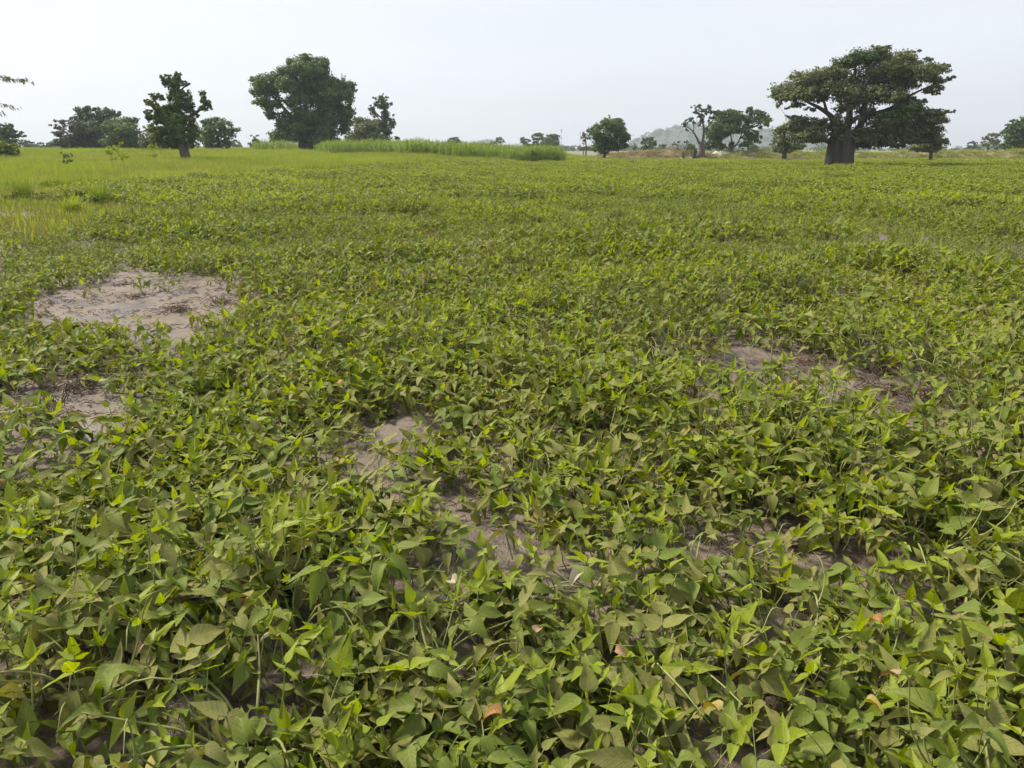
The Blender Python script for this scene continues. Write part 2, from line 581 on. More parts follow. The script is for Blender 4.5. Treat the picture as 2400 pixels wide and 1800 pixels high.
def stem_geo(rng, R, H, mi):
    g = Geo()
    for k in range(rng.integers(6, 9)):
        th = rng.uniform(0, 2 * math.pi); e = R * rng.uniform(.55, 1.05); w_ = rng.uniform(-.5, .5)
        zt = H * rng.uniform(.25, .75)
        P, Rr = smooth_path([(0, 0, -.02), (e * .3 * math.cos(th + w_), e * .3 * math.sin(th + w_), zt * .7),
                             (e * .7 * math.cos(th), e * .7 * math.sin(th), zt), (e * math.cos(th - w_ * .4), e * math.sin(th - w_ * .4), zt * rng.uniform(.5, 1.3))],
                            [.0055, .0045, .0035, .002], 3)
        tube(P, Rr, 4, mi, g)
    for k in range(rng.integers(1, 4)):
        th = rng.uniform(0, 2 * math.pi); e = R * rng.uniform(.2, .7)
        P, Rr = smooth_path([(0, 0, 0), (e * .7 * math.cos(th), e * .7 * math.sin(th), H * .45), (e * 1.1 * math.cos(th), e * 1.1 * math.sin(th), H * .9),
                             (e * 1.25 * math.cos(th + .1), e * 1.25 * math.sin(th + .1), H + rng.uniform(.04, .12)), (e * 1.45 * math.cos(th + .2), e * 1.45 * math.sin(th + .2), H + rng.uniform(.06, .16))],
                            [.004, .003, .0026, .002, .0012], 3)
        tube(P, Rr, 3, mi, g)
    return g

def plant_mesh(name, rng, lod, n, R, H, pf):
    g = Geo()
    for k, loc, az, tilt, sc in plant_leaves(rng, n, R, H, pf, .72 if lod == 3 else .88):
        A = LEAF_ARR[lod][k][rng.integers(NV[k])]
        g.add_arrays(A, leaf_matrix(loc, az, tilt, sc * (1.0 if lod == 3 else 1.12)), (A[4] + rng.uniform()))
    if lod == 3:
        g.add_arrays(stem_geo(rng, R, H, 4).arrays())
    return g.mesh(name, MATL)

# ------------------------------------------------------------------ where the crop grows
def px_poly(pts, k=D22):
    return [tuple(ground_at(u * k, v * k)[:2]) for u, v in pts]
BARE = [px_poly(q) for q in (
    [(60, 655), (110, 632), (290, 588), (420, 600), (565, 612), (480, 640), (440, 690), (330, 705), (300, 668), (130, 668)],
    [(10, 905), (90, 828), (190, 868), (240, 900), (120, 955), (0, 945)],
    [(780, 905), (900, 915), (1005, 930), (1010, 972), (880, 975)],
    [(950, 1065), (1060, 1045), (1130, 1080), (1235, 1120), (1100, 1165), (985, 1140)],
    [(1460, 745), (1560, 722), (1700, 755), (1900, 796), (2070, 855), (1960, 885), (1890, 880), (1780, 822), (1650, 778), (1500, 790)],
    [(1530, 1145), (1640, 1135), (1700, 1180), (1610, 1235), (1540, 1190)],
    [(190, 1400), (320, 1352), (370, 1385), (330, 1420), (230, 1440)],
    [(2080, 1385), (2230, 1350), (2230, 1440), (2130, 1425)],
    [(335, 1195), (420, 1160), (500, 1165), (505, 1215), (440, 1265), (340, 1230)],
    [(1330, 985), (1420, 985), (1410, 1030), (1340, 1030)],
    [(1930, 935), (2030, 945), (2010, 985), (1940, 975)],
    [(560, 1335), (620, 1335), (610, 1400), (570, 1400)],
    [(900, 488), (1080, 495), (1090, 520), (930, 512)],
    [(1540, 540), (1620, 545), (1600, 562), (1530, 560)],
    [(1715, 488), (1765, 490), (1755, 506), (1720, 504)],
    [(1045, 563), (1095, 565), (1090, 582), (1050, 580)],
    [(1560, 585), (1640, 590), (1690, 615), (1640, 625), (1580, 610)],
    [(600, 890), (690, 895), (680, 915), (610, 912)],
)]
SHORT_GRASS = px_poly([(-140, 385), (60, 402), (200, 410), (250, 440), (385, 462), (310, 482), (180, 500), (110, 525), (-150, 560)])

WIDE = {0: .06, 1: .15, 4: .07}
LOW = (6, 8, 11, 7, 9, 10)
def blocked(x, y, h=.30):
    for qi, q in enumerate(BARE):
        m_ = WIDE.get(qi, .0)
        if qi >= 12 and vnoise(np.array(x * 9.1), np.array(y * 9.1), 41) < .5:
            continue
        for hh in ((0, h * .4) if qi in LOW else (0, h * .35, h * .7, h)):
            k = CAM_H / (CAM_H - hh)
            if in_poly(x * k, y * k, q):
                return True
        if m_:
            for a in range(8):
                if in_poly(x + m_ * math.cos(a * .785), y + m_ * math.sin(a * .785), q):
                    return True
    return False

def tall_grass_front(x):
    """depth at which tall grass takes over from the crop, by lateral place"""
    a = [(-60, 29), (-20.6, 31), (-18, 33), (-16.6, 39), (-14.3, 47), (-11, 52), (-8.2, 66), (-2.2, 79), (6.6, 101), (14, 118), (400, 118)]
    return float(np.interp(x, [p_[0] for p_ in a], [p_[1] for p_ in a]))

rp = np.random.default_rng(5)
cands = []
yk = .42; row = 0
while yk < 112:
    sp = .44
    half = .70 * yk + 2.2 + .04 * yk
    for x in np.arange(-half, half, sp):
        px = x + rp.uniform(-.17, .17); py = yk + rp.uniform(-.17, .17)
        cands.append((px, py, row))
    row += 1
    yk += .44
keep = []
for px, py, row in cands:
    if py > tall_grass_front(px) + rp.uniform(-1.2, 1.2):
        continue
    if math.hypot(px, py) < .55:
        continue
    if in_poly(px, py, SHORT_GRASS) and rp.uniform() < .96:
        continue
    if py < 40 and blocked(px, py):
        continue
    thin = vnoise(np.array(px * .45), np.array(py * .45), 9)
    if py > 12 and thin < .16 and rp.uniform() < .6:
        continue
    keep.append((px, py, row))

near, rest = [], []
for px, py, row in sorted(keep, key=lambda q: math.hypot(q[0], q[1])):
    u, v, dep = project((px, py, .2))
    if dep > .5 and -60 < u < 2460 and v < 1930 and len(near) < 300:
        near.append((px, py, row))
    else:
        rest.append((px, py, row))

ORD = ["first", "second", "third", "fourth", "fifth", "sixth", "seventh", "eighth", "ninth", "tenth", "eleventh", "twelfth", "thirteenth",
       "fourteenth", "fifteenth", "sixteenth", "seventeenth", "eighteenth", "nineteenth", "twentieth", "twenty-first", "twenty-second", "twenty-third",
       "twenty-fourth", "twenty-fifth", "twenty-sixth", "twenty-seventh", "twenty-eighth", "twenty-ninth", "thirtieth"]
rows = {}
for q in near:
    rows.setdefault(q[2], []).append(q)
stem_meshes = [stem_geo(rp, .36, .30, 0).mesh("stem", [M['stem']]) for _ in range(8)]
for ri, rk in enumerate(sorted(rows)):
    for ci, (px, py, _) in enumerate(sorted(rows[rk])):
        d = math.hypot(px, py)
        hn = float(vnoise(np.array(px * .95), np.array(py * .95), 4))
        H = .11 + .25 * float(sstep(.15, .85, hn)) + rp.uniform(-.02, .03)
        R = rp.uniform(.34, .43)
        pf = .12 + .55 * float(vnoise(np.array(px * .9 + 5), np.array(py * .9), 6))
        root = link("cowpea_plant", None)
        root.empty_display_size = .1
        root.location = (px, py, float(gz(px, py)))
        where = f"{ORD[ci]} from the left edge in the {ORD[ri]} row out from the camera" if ri < 30 and ci < 30 else ""
        tag(root, f"cowpea plant, {where}", "cowpea plant", "cowpea plants nearest the camera")
        s = link("stem", stem_meshes[rp.integers(8)], root)
        s.rotation_euler = (0, 0, rp.uniform(0, 6.28)); s.scale = (R / .36, R / .36, H / .30)
        n = 102 if d < 5.5 else 66
        for k, loc, az, tilt, sc in plant_leaves(rp, n, R, H, pf):
            lf = bpy.data.objects.new("leaf", LEAF_HI[k][rp.integers(NV[k])])
            COL.objects.link(lf)
            lf.parent = root
            lf.location = loc
            lf.rotation_euler = (tilt[0], tilt[1], az)
            lf.scale = (sc, sc, sc)

# the rest of the crop: one mass
rv = np.random.default_rng(21)
mid_m = [plant_mesh("cowpea_mid", rv, 3, 54, rv.uniform(.32, .40), rv.uniform(.22, .34), pf) for pf in (.15, .25, .35, .45, .55, .7)]
far_m = [plant_mesh("cowpea_far", rv, 2, 44, rv.uniform(.34, .42), rv.uniform(.22, .36), pf) for pf in (.08, .20, .34, .48, .68)]
pts, rot, scl, idx = [], [], [], []
for px, py, _ in rest:
    d = math.hypot(px, py)
    hn = float(vnoise(np.array(px * .55), np.array(py * .55), 4))
    fr = .55 * float(vnoise(np.array(px * .22 + 9), np.array(py * .22), 6)) + .45 * float(vnoise(np.array(px * .8), np.array(py * .8), 62))
    pts.append((px, py, float(gz(px, py)) - .01))
    rot.append((0, 0, rv.uniform(0, 6.28)))
    scl.append(.52 + .72 * float(sstep(.15, .85, hn)) + rv.uniform(-.12, .14))
    if d < 22:
        idx.append(int(np.clip(fr * 6 + rv.normal(0, .8), 0, 5)))
    else:
        boost = 1.5 if (py > 88 and px > 4) else 0
        idx.append(6 + int(np.clip(fr * 5 + boost + rv.normal(0, 1.1), 0, 4)))
scatter("cowpea_crop", mid_m + far_m, pts, rot, scl, idx, "green cowpea crop covering the field towards the trees", "crop")

# ------------------------------------------------------------------ mud patches: dead stems, crumbs, seedlings, withered leaves
def dead_clump(rng, r, h):
    g = Geo()
    for k in range(rng.integers(26, 46)):
        th = rng.uniform(0, 6.28); e = r * rng.uniform(.1, 1)
        b = np.array([e * math.cos(th), e * math.sin(th), -.005])
        dr = rng.uniform(0, 6.28); ln = rng.uniform(.05, .17)
        up = h * rng.uniform(.1, 1)
        P = [b, b + [math.cos(dr) * ln * .4, math.sin(dr) * ln * .4, up], b + [math.cos(dr + .6) * ln, math.sin(dr + .6) * ln, up * rng.uniform(.1, .8)]]
        P, Rr = smooth_path(P, [.003, .0026, .0012], 3)
        tube(P, Rr, 3, 0, g)
    return g.mesh("dead_stem_clump", [M['dead']])
rd = np.random.default_rng(31)
clump_m = [dead_clump(rd, .13, .05) for _ in range(4)] + [dead_clump(rd, .10, .09) for _ in range(3)]
def c4(x, y): return (0 + x * .36166, 600 + y * .36166)
def c5(x, y): return (800 + x * .36166, 600 + y * .36166)
def c6(x, y): return (1600 + x * .36166, 600 + y * .36166)
CL = [(c4(800, 180), "on the pale mud at its far edge"), (c4(850, 245), "beside the seedlings on the pale mud"), (c4(330, 310), "at the near left rim of the pale mud"),
      (c4(1160, 350), "tall one at the near rim of the pale mud"), (c4(1440, 290), "spread over the right end of the pale mud"), (c4(1590, 220), "at the far right tip of the pale mud"),
      (c4(330, 960), "on the wet mud by the left edge"), (c4(250, 1060), "flattened on the wet mud at the left edge"), (c4(480, 850), "upright bundle at the head of the left wet mud"),
      (c6(1230, 820), "in the middle of the long mud strip"), (c6(1380, 890), "at the near side of the long mud strip"), (c6(1650, 930), "at the right end of the long mud strip"),
      (c6(130, 580), "at the left end of the long mud strip"), (c6(1320, 760), "at the far side of the long mud strip"), (c6(800, 690), "on the upper part of the long mud strip"),
      (c5(1000, 1590), "on the bare mud in the middle of the field"), (c5(560, 1330), "on the small mud gap left of centre"), (c6(1560, 1400), "among the grassy leaves right of centre"),
      ((385 * D22, 1200 * D22), "in the dark mud gap at the lower left"), ((1590 * D22, 1195 * D22), "on the brown mud gap at the lower right"), ((300 * D22, 1420 * D22), "in the shaded mud at the bottom left")]
for i, ((u, v), wh) in enumerate(CL):
    q = ground_at(u, v, .01)
    o = link("dead_stem_clump", clump_m[(8 if 'upright' in wh else i) % 7], None, (q[0], q[1], float(gz(q[0], q[1]))))
    o.rotation_euler = (0, 0, rd.uniform(0, 6.28)); s = rd.uniform(.9, 1.4); o.scale = (s, s, s * (2.0 if 'upright' in wh or 'tall' in wh else 1))
    tag(o, "brown dead stems " + wh, "dead stems", "dead stems on the mud")

g = Geo()
for q in BARE:
    xs = [p_[0] for p_ in q]; ys = [p_[1] for p_ in q]
    area = (max(xs) - min(xs)) * (max(ys) - min(ys))
    for k in range(int(min(1500, 420 * area))):
        x, y = rd.uniform(min(xs) - .2, max(xs) + .2), rd.uniform(min(ys) - .3, max(ys) + .2)
        if vnoise(np.array(x * 3), np.array(y * 3), 8) < .40:
            continue
        z = float(gz(x, y)); a = rd.uniform(0, 6.28); ln = rd.uniform(.015, .10)
        P = [(x, y, z + .001), (x + math.cos(a) * ln * .5, y + math.sin(a) * ln * .5, z + .006 + rd.uniform(0, .015)), (x + math.cos(a + .5) * ln, y + math.sin(a + .5) * ln, z + .002)]
        tube(P, [.0028, .004, .0014], 3, 0, g)
tag(link("mud_litter", g.mesh("mud_litter", [M['dead']])), "dark bits of dead stalk strewn over the mud", "plant litter", None, 'stuff')

SD = [(c4(600, 165), .20, 7, "upright cowpea seedling on the pale mud, beside the left stem stubble"), (c4(930, 235), .17, 6, "round-leaved cowpea seedling on the pale mud"),
      (c4(1080, 225), .22, 22, "low dusty cowpea bush alone on the pale mud"), (c4(1430, 190), .20, 8, "slender cowpea seedling at the right of the pale mud"),
      (c4(600, 250), .14, 5, "smallest cowpea seedling at the front of the pale mud"), (c6(1300, 720), .20, 9, "young cowpea sprout at the far side of the long mud strip"),
      (c6(1120, 690), .12, 3, "tiny sprout standing in the long mud strip"), (c6(1000, 780), .14, 5, "small seedling at the near side of the long mud strip")]
for (u, v), h, n, lab in SD:
    q = ground_at(u, v, .01)
    root = link("cowpea_seedling", None, None, (q[0], q[1], float(gz(q[0], q[1]))))
    tag(root, lab, "seedling", "seedlings on bare mud")
    R = .05 + .008 * n
    s = link("stem", stem_meshes[n % 8], root); s.scale = (R / .36, R / .36, h / .34)
    for k, loc, az, tilt, sc in plant_leaves(rd, n, R, h + .05, .5):
        lf = link("leaf", LEAF_HI[k][rd.integers(NV[k])], root, loc)
        lf.rotation_euler = (tilt[0], tilt[1], az); lf.scale = (sc * .85,) * 3

def withered(kind, rng):
    g = Geo()
    Ln = rng.uniform(.085, .11)
    leaflet(g, (0, 0, 0), 0, .1, 0, Ln, Ln * .36, rng.uniform(.5, .9), rng.uniform(-2.0, -1.2), .04, 5, 0, rng.uniform(), rng)
    tube([(0, 0, 0), (-.02, .003, -.01), (-.04, .0, -.03)], [.0016, .0015, .001], 4, 1, g)
    return g.mesh("withered_leaf", [M[kind], M['dead']])
WL = [((1356, 1345), 'pale', "pale pinkish curled leaf near the bottom centre"), ((1442, 1525), 'brown', "broad orange-brown dead leaf in the dark gap at the bottom"),
      ((1068, 1367), 'pale', "pale veined leaf upright left of the pinkish curl"), ((336, 1511), 'brown', "tan dead leaf pointing left over the mud at lower left"),
      ((593, 1413), 'orange', "yellow-orange leaf behind the dark leaf at lower left"), ((642, 1493), 'brown', "pinkish brown curled leaf at lower left of centre"),
      ((1256, 1482), 'brown', "shrivelled brown leaf hanging below a bright sprig"), ((1176, 1674), 'orange', "small yellow-orange leaf at the bottom centre"),
      ((2063, 1460), 'orange', "brown and orange leaf at the lower right"), ((2029, 1645), 'yellow', "long yellow spotted leaf at the bottom right"),
      ((2110, 1598), 'brown', "small brown scrap on a broad leaf at the bottom right"), ((1925, 1074), 'pale', "white bleached leaf right of centre"),
      ((2003, 1088), 'pale', "pinkish white leaf just right of the white one"), ((1866, 1027), 'orange', "bright orange leaf tip right of centre"),
      ((2124, 701), 'pale', "white folded leaf in the middle distance at right"), ((2303, 727), 'pale', "pale leaf near the right edge in the middle distance"),
      ((1024, 931), 'orange', "orange-red leaf in the crop at the centre left"), ((6, 1135), 'orange', "orange leaf at the left edge of the picture"),
      ((790, 897), 'orange', "small orange leaf upper left of the centre"), ((645, 1490), 'pale', "pale dry scrap beside the curled brown leaf"),
      ((1683, 1667), 'yellow', "yellow leaf with a brown rim at the bottom right of centre")]
for (u, v), kind, lab in WL:
    q = ground_at(u, v, .24)
    o = link("withered_leaf", withered(kind, rd), None, (q[0], q[1], .24))
    o.rotation_euler = (rd.uniform(-.5, .5), rd.uniform(-.9, -.2), rd.uniform(0, 6.28)); s = rd.uniform(.5, .7); o.scale = (s, s, s)
    tag(o, lab, "dead leaf", "withered leaves in the crop")

# ------------------------------------------------------------------ grass, maize
def blade(g, rng, b, h, wd, lean, az, mi, segs=3, r=0.5):
    V = []
    sx_, sy_ = -math.sin(az), math.cos(az)
    for i in range(segs + 1):
        s = i / segs
        off = lean * h * s ** 1.8
        z = h * (s - .28 * lean * s ** 2.4)
        ww = wd * (1 - s ** 1.5) + .0006
        c_ = np.array([b[0] + math.cos(az) * off, b[1] + math.sin(az) * off, b[2] + z])
        V += [c_ + [sx_ * ww, sy_ * ww, 0], c_ - [sx_ * ww, sy_ * ww, 0]]
    F = [(2 * i, 2 * i + 1, 2 * i + 3, 2 * i + 2) for i in range(segs)]
    g.add(V, F, mi, None, r)

def grass_tuft(rng, n, rad, h0, h1, wd, mis, lean=(.1, .6), segs=2):
    g = Geo()
    for k in range(n):
        th = rng.uniform(0, 6.28); e = rad * math.sqrt(rng.uniform())
        blade(g, rng, (e * math.cos(th), e * math.sin(th), -.01), rng.uniform(h0, h1), wd * rng.uniform(.7, 1.3), rng.uniform(*lean), rng.uniform(0, 6.28), mis[rng.integers(len(mis))], segs, rng.uniform())
    return g
GM = [M['grass'], M['grass_g'], M['grass_b']]
rg = np.random.default_rng(41)
tall_m = [grass_tuft(rg, 60, .38, .35, .75, .011, [0, 0, 0, 1, 1, 2]).mesh("tall_grass_a", GM), grass_tuft(rg, 60, .38, .35, .8, .011, [0, 1, 1]).mesh("tall_grass_b", GM),
          grass_tuft(rg, 60, .38, .3, .6, .011, [0, 0, 0, 2]).mesh("tall_grass_c", GM), grass_tuft(rg, 50, .4, .5, 1.0, .012, [0, 1, 1]).mesh("tall_grass_d", GM)]
pts, rot, scl, idx = [], [], [], []
yk = 25.0
while yk < 190:
    sp = .42 if yk < 60 else (.55 if yk < 110 else 1.1)
    for x in np.arange(-.74 * yk - 4, min(.30 * yk, 12), sp):
        px, py = x + rg.uniform(-.25, .25), yk + rg.uniform(-.25, .25)
        fr_ = tall_grass_front(px)
        if py < fr_ + rg.uniform(-.6, .6):
            continue
        edge = py < fr_ + 2.5
        if not edge and vnoise(np.array(px * .8), np.array(py * .8), 17) < .30:
            continue
        nn = float(vnoise(np.array(px * .12), np.array(py * .12), 15))
        pts.append((px, py, float(terrain(px, py)))); rot.append((rg.normal(0, .05), rg.normal(0, .05), rg.uniform(0, 6.28)))
        scl.append((.55 + .6 * nn + rg.uniform(-.15, .2)) * (1.2 if yk > 110 else 1))
        n2_ = nn + rg.uniform(-.12, .12)
        idx.append(3 if (edge and px < -12 and rg.uniform() < .75) else (1 if n2_ > .58 else (2 if n2_ < .34 else 0)))
    yk += sp
scatter("tall_grass", tall_m, pts, rot, scl, idx, "tall yellow green grass of the meadow on the left", "grass")

short_m = [grass_tuft(rg, 60, .30, .08, .26, .008, [0, 1, 1, 2]).mesh("short_grass_a", GM), grass_tuft(rg, 60, .30, .06, .20, .008, [2, 1, 0, 2]).mesh("short_grass_b", GM)]
pts, rot, scl, idx = [], [], [], []
for k in range(5200):
    px, py = rg.uniform(-30, 0), rg.uniform(6, 34)
    if not in_poly(px, py, SHORT_GRASS):
        continue
    pts.append((px, py, 0)); rot.append((0, 0, rg.uniform(0, 6.28))); scl.append(rg.uniform(.8, 1.4)); idx.append(rg.integers(2))
for q, kk in ((BARE[12], 60), (BARE[13], 30), (BARE[16], 40)):
    xs = [p_[0] for p_ in q]; ys = [p_[1] for p_ in q]
    for k in range(kk):
        pts.append((rg.uniform(min(xs), max(xs)), rg.uniform(min(ys) - .4, max(ys) + .2), 0)); rot.append((0, 0, rg.uniform(0, 6.28))); scl.append(rg.uniform(.7, 1.0)); idx.append(1)
scatter("short_grass", short_m, pts, rot, scl, idx, "short olive and brown grass at the left of the crop", "grass")

TUFT = [((60, 468), 9.5, .75, "big arching grass tuft leaning at the left edge of the crop"), ((170, 500), 0, .55, "pale arching grass tuft in the short brown grass"),
        ((232, 478), 0, .60, "upright green grass tuft right of the pale arching one")]
for i, ((u, v), _, h, lab) in enumerate(TUFT):
    q = ground_at(u, v, .05)
    g = grass_tuft(rg, 190, .24, h * .6, h * 1.3, .012, [1, 1, 0], (.3, 1.1) if i < 2 else (.05, .4), 4)
    o = link("grass_tuft", g.mesh("grass_tuft", GM), None, (q[0], q[1], 0))
    tag(o, lab, "grass tuft", "grass tufts by the crop")

def maize_plant(rng, h):
    g = Geo()
    tube([(0, 0, -.02), (.01, 0, h * .5), (.0, .01, h * .93)], [.014, .012, .006], 4, 0, g)
    for k in range(11):
        z = h * (.12 + .075 * k); az = k * math.pi + rng.normal(0, .5)
        ln = h * rng.uniform(.32, .5) * (1 - .03 * k)
        V, F = [], []
        for i in range(5):
            s = i / 4; x = ln * (s * .8); zz = z + ln * (.75 * s - 1.05 * s * s); ww = .05 * math.sin(math.pi * min(1, .15 + s * .85)) + .002
            c_ = np.array([math.cos(az) * x, math.sin(az) * x, zz])
            V += [c_ + [-math.sin(az) * ww, math.cos(az) * ww, .01], c_ - [-math.sin(az) * ww, math.cos(az) * ww, -.01]]
            if i: F.append((2 * i - 2, 2 * i - 1, 2 * i + 1, 2 * i))
        g.add(V, F, 0, None, rng.uniform())
    for k in range(5):
        blade(g, rng, (0, 0, h * .9), h * .16, .006, rng.uniform(.2, 1), rng.uniform(0, 6.28), 0, 2, rng.uniform())
    return g.mesh("maize_plant", [M['maize']])
maize_m = [maize_plant(rg, h) for h in (1.45, 1.6, 1.75, 1.9)]
pts, rot, scl, idx = [], [], [], []
def maize_area(u0, u1, y0, y1, sp, hs):
    for yy in np.arange(y0, y1, sp):
        a = at(u0, 360, yy)[0]; b = at(u1, 360, yy)[0]
        for xx in np.arange(a, b, sp * .75):
            px, py = xx + rg.uniform(-.2, .2), yy + rg.uniform(-.2, .2)
            ed = min((xx - a) / 1.5, (b - xx) / 1.5, 1.0)
            if rg.uniform() > .35 + .65 * ed or yy < y0 + 4 * float(vnoise(np.array(xx * .35), np.array(3.0), 51)):
                continue
            pts.append((px, py, float(terrain(px, py)))); rot.append((rg.normal(0, .06), rg.normal(0, .06), rg.uniform(0, 6.28)))
            scl.append(hs * (.85 + .15 * ed) * (.85 + .35 * float(vnoise(np.array(px * .3), np.array(py * .3), 19)) + rg.uniform(-.08, .1))); idx.append(rg.integers(4))
maize_area(586, 700, 97, 108, .5, .82)
maize_area(745, 990, 88, 104, .5, .84)
maize_area(930, 1150, 80, 97, .45, .94)
maize_area(1080, 1325, 87, 106, .45, .94)
scatter("maize_crop", maize_m, pts, rot, scl, idx, "bright green maize standing behind the cowpeas", "maize")

# ------------------------------------------------------------------ earth bank
bx = np.linspace(0, 1, 260)
bank_line = np.stack([10 + bx * 130, 126 - bx * 20 + 1.5 * np.sin(bx * 9)], -1)
prof = np.linspace(-1, 1, 15)
V = []
for i, (x, y) in enumerate(bank_line):
    for p_ in prof:
        hh = (1.05 + .35 * bx[i]) * (.8 + .5 * vnoise(np.array(x * .33), np.array(1.0), 23)) * min(1, bx[i] * 16)
        wv = math.cos(p_ * math.pi / 2) ** .8 * hh
        V.append((x, y + p_ * 3.2, wv * (.85 + .3 * float(vnoise(np.array(x * 1.7), np.array(p_ * 4), 25))) - .05))
np_ = len(prof)
F = [(i * np_ + k, (i + 1) * np_ + k, (i + 1) * np_ + k + 1, i * np_ + k + 1) for i in range(259) for k in range(np_ - 1)]
M['bank'] = plain_mat("bank_soil", (.14, .115, .065), (.27, .225, .135), .8, .95, .8, 3)
g = Geo(); g.add(V, F)
tag(link("embankment", g.mesh("embankment", [M['bank']])), "low bank of brown earth along the far edge of the field", None, None, 'structure')
dry_m = [grass_tuft(rg, 45, .5, .15, .45, .02, [0, 0, 0, 1], (.3, 1.4)).mesh("bank_straw_a", [M['straw'], M['grass_b']]), grass_tuft(rg, 45, .5, .2, .5, .02, [0, 1], (.2, 1.0)).mesh("bank_grass_b", [M['grass_b'], M['grass']])]
pts, rot, scl, idx = [], [], [], []
for k in range(2600):
    i = rg.integers(6, 259); x, y = bank_line[i]; p_ = rg.uniform(-1, .35)
    hh = (1.05 + .35 * bx[i]) * (.8 + .5 * float(vnoise(np.array(x * .33), np.array(1.0), 23))) * min(1, bx[i] * 16)
    if vnoise(np.array(x * .25), np.array(p_), 27) < .3 and rg.uniform() < .6:
        continue
    pts.append((x + rg.uniform(-.3, .3), y + p_ * 3.2, max(0, math.cos(p_ * math.pi / 2) ** .8 * hh - .12))); rot.append((rg.uniform(-.2, .5), 0, rg.uniform(0, 6.28)))
    scl.append(rg.uniform(.7, 1.3)); idx.append(0 if vnoise(np.array(x * .08), np.array(2.0), 29) > .42 else 1)
scatter("bank_grass", dry_m, pts, rot, scl, idx, "dry straw and brown grass on the earth bank", "dry grass")

# ------------------------------------------------------------------ trees
def crown_geo(blobs, rng, leaf, dens, mats_n=1, mixmat=None):
    g = Geo()
    for (c_, rx, ry, rz, mi) in blobs:
        rm = (rx * ry * rz) ** (1 / 3)
        n = int(max(20, dens * (rx * rz * 3.1) / (leaf * leaf * .14)))
        ns = max(4, int(n / 13))
        d = rng.normal(size=(ns, 3)); d /= np.linalg.norm(d, axis=1)[:, None]
        lump = .80 + .40 * rng.uniform(size=ns)
        rad = rng.uniform(.35, 1, size=ns) ** .55
        sub = d * (rad * lump)[:, None]
        k = rng.integers(0, ns, n)
        q = sub[k] * 1.04 + rng.normal(0, .17, (n, 3))
        P = c_ + q * np.array([rx, ry, rz])
        nr = q * .7 + rng.normal(0, .6, (n, 3)) + [0, 0, .35]
        nr /= np.linalg.norm(nr, axis=1)[:, None]
        tv = rng.normal(size=(n, 3)); tv -= nr * (tv * nr).sum(1)[:, None]; tv /= np.linalg.norm(tv, axis=1)[:, None]
        bv = np.cross(nr, tv)
        s = leaf * rng.uniform(.65, 1.35, n)[:, None]
        dr = nr * s * -.12
        V = np.stack([P - tv * s * .5, P + bv * s * .30 + dr, P + tv * s * .5, P - bv * s * .30 + dr], 1).reshape(-1, 3)
        F = np.arange(4 * n).reshape(n, 4)
        R = np.repeat((rng.uniform(size=ns)[k] * .8 + rng.uniform(0, .2, n)), 4)
        g.add(V, F, mi, None, R)
    return g

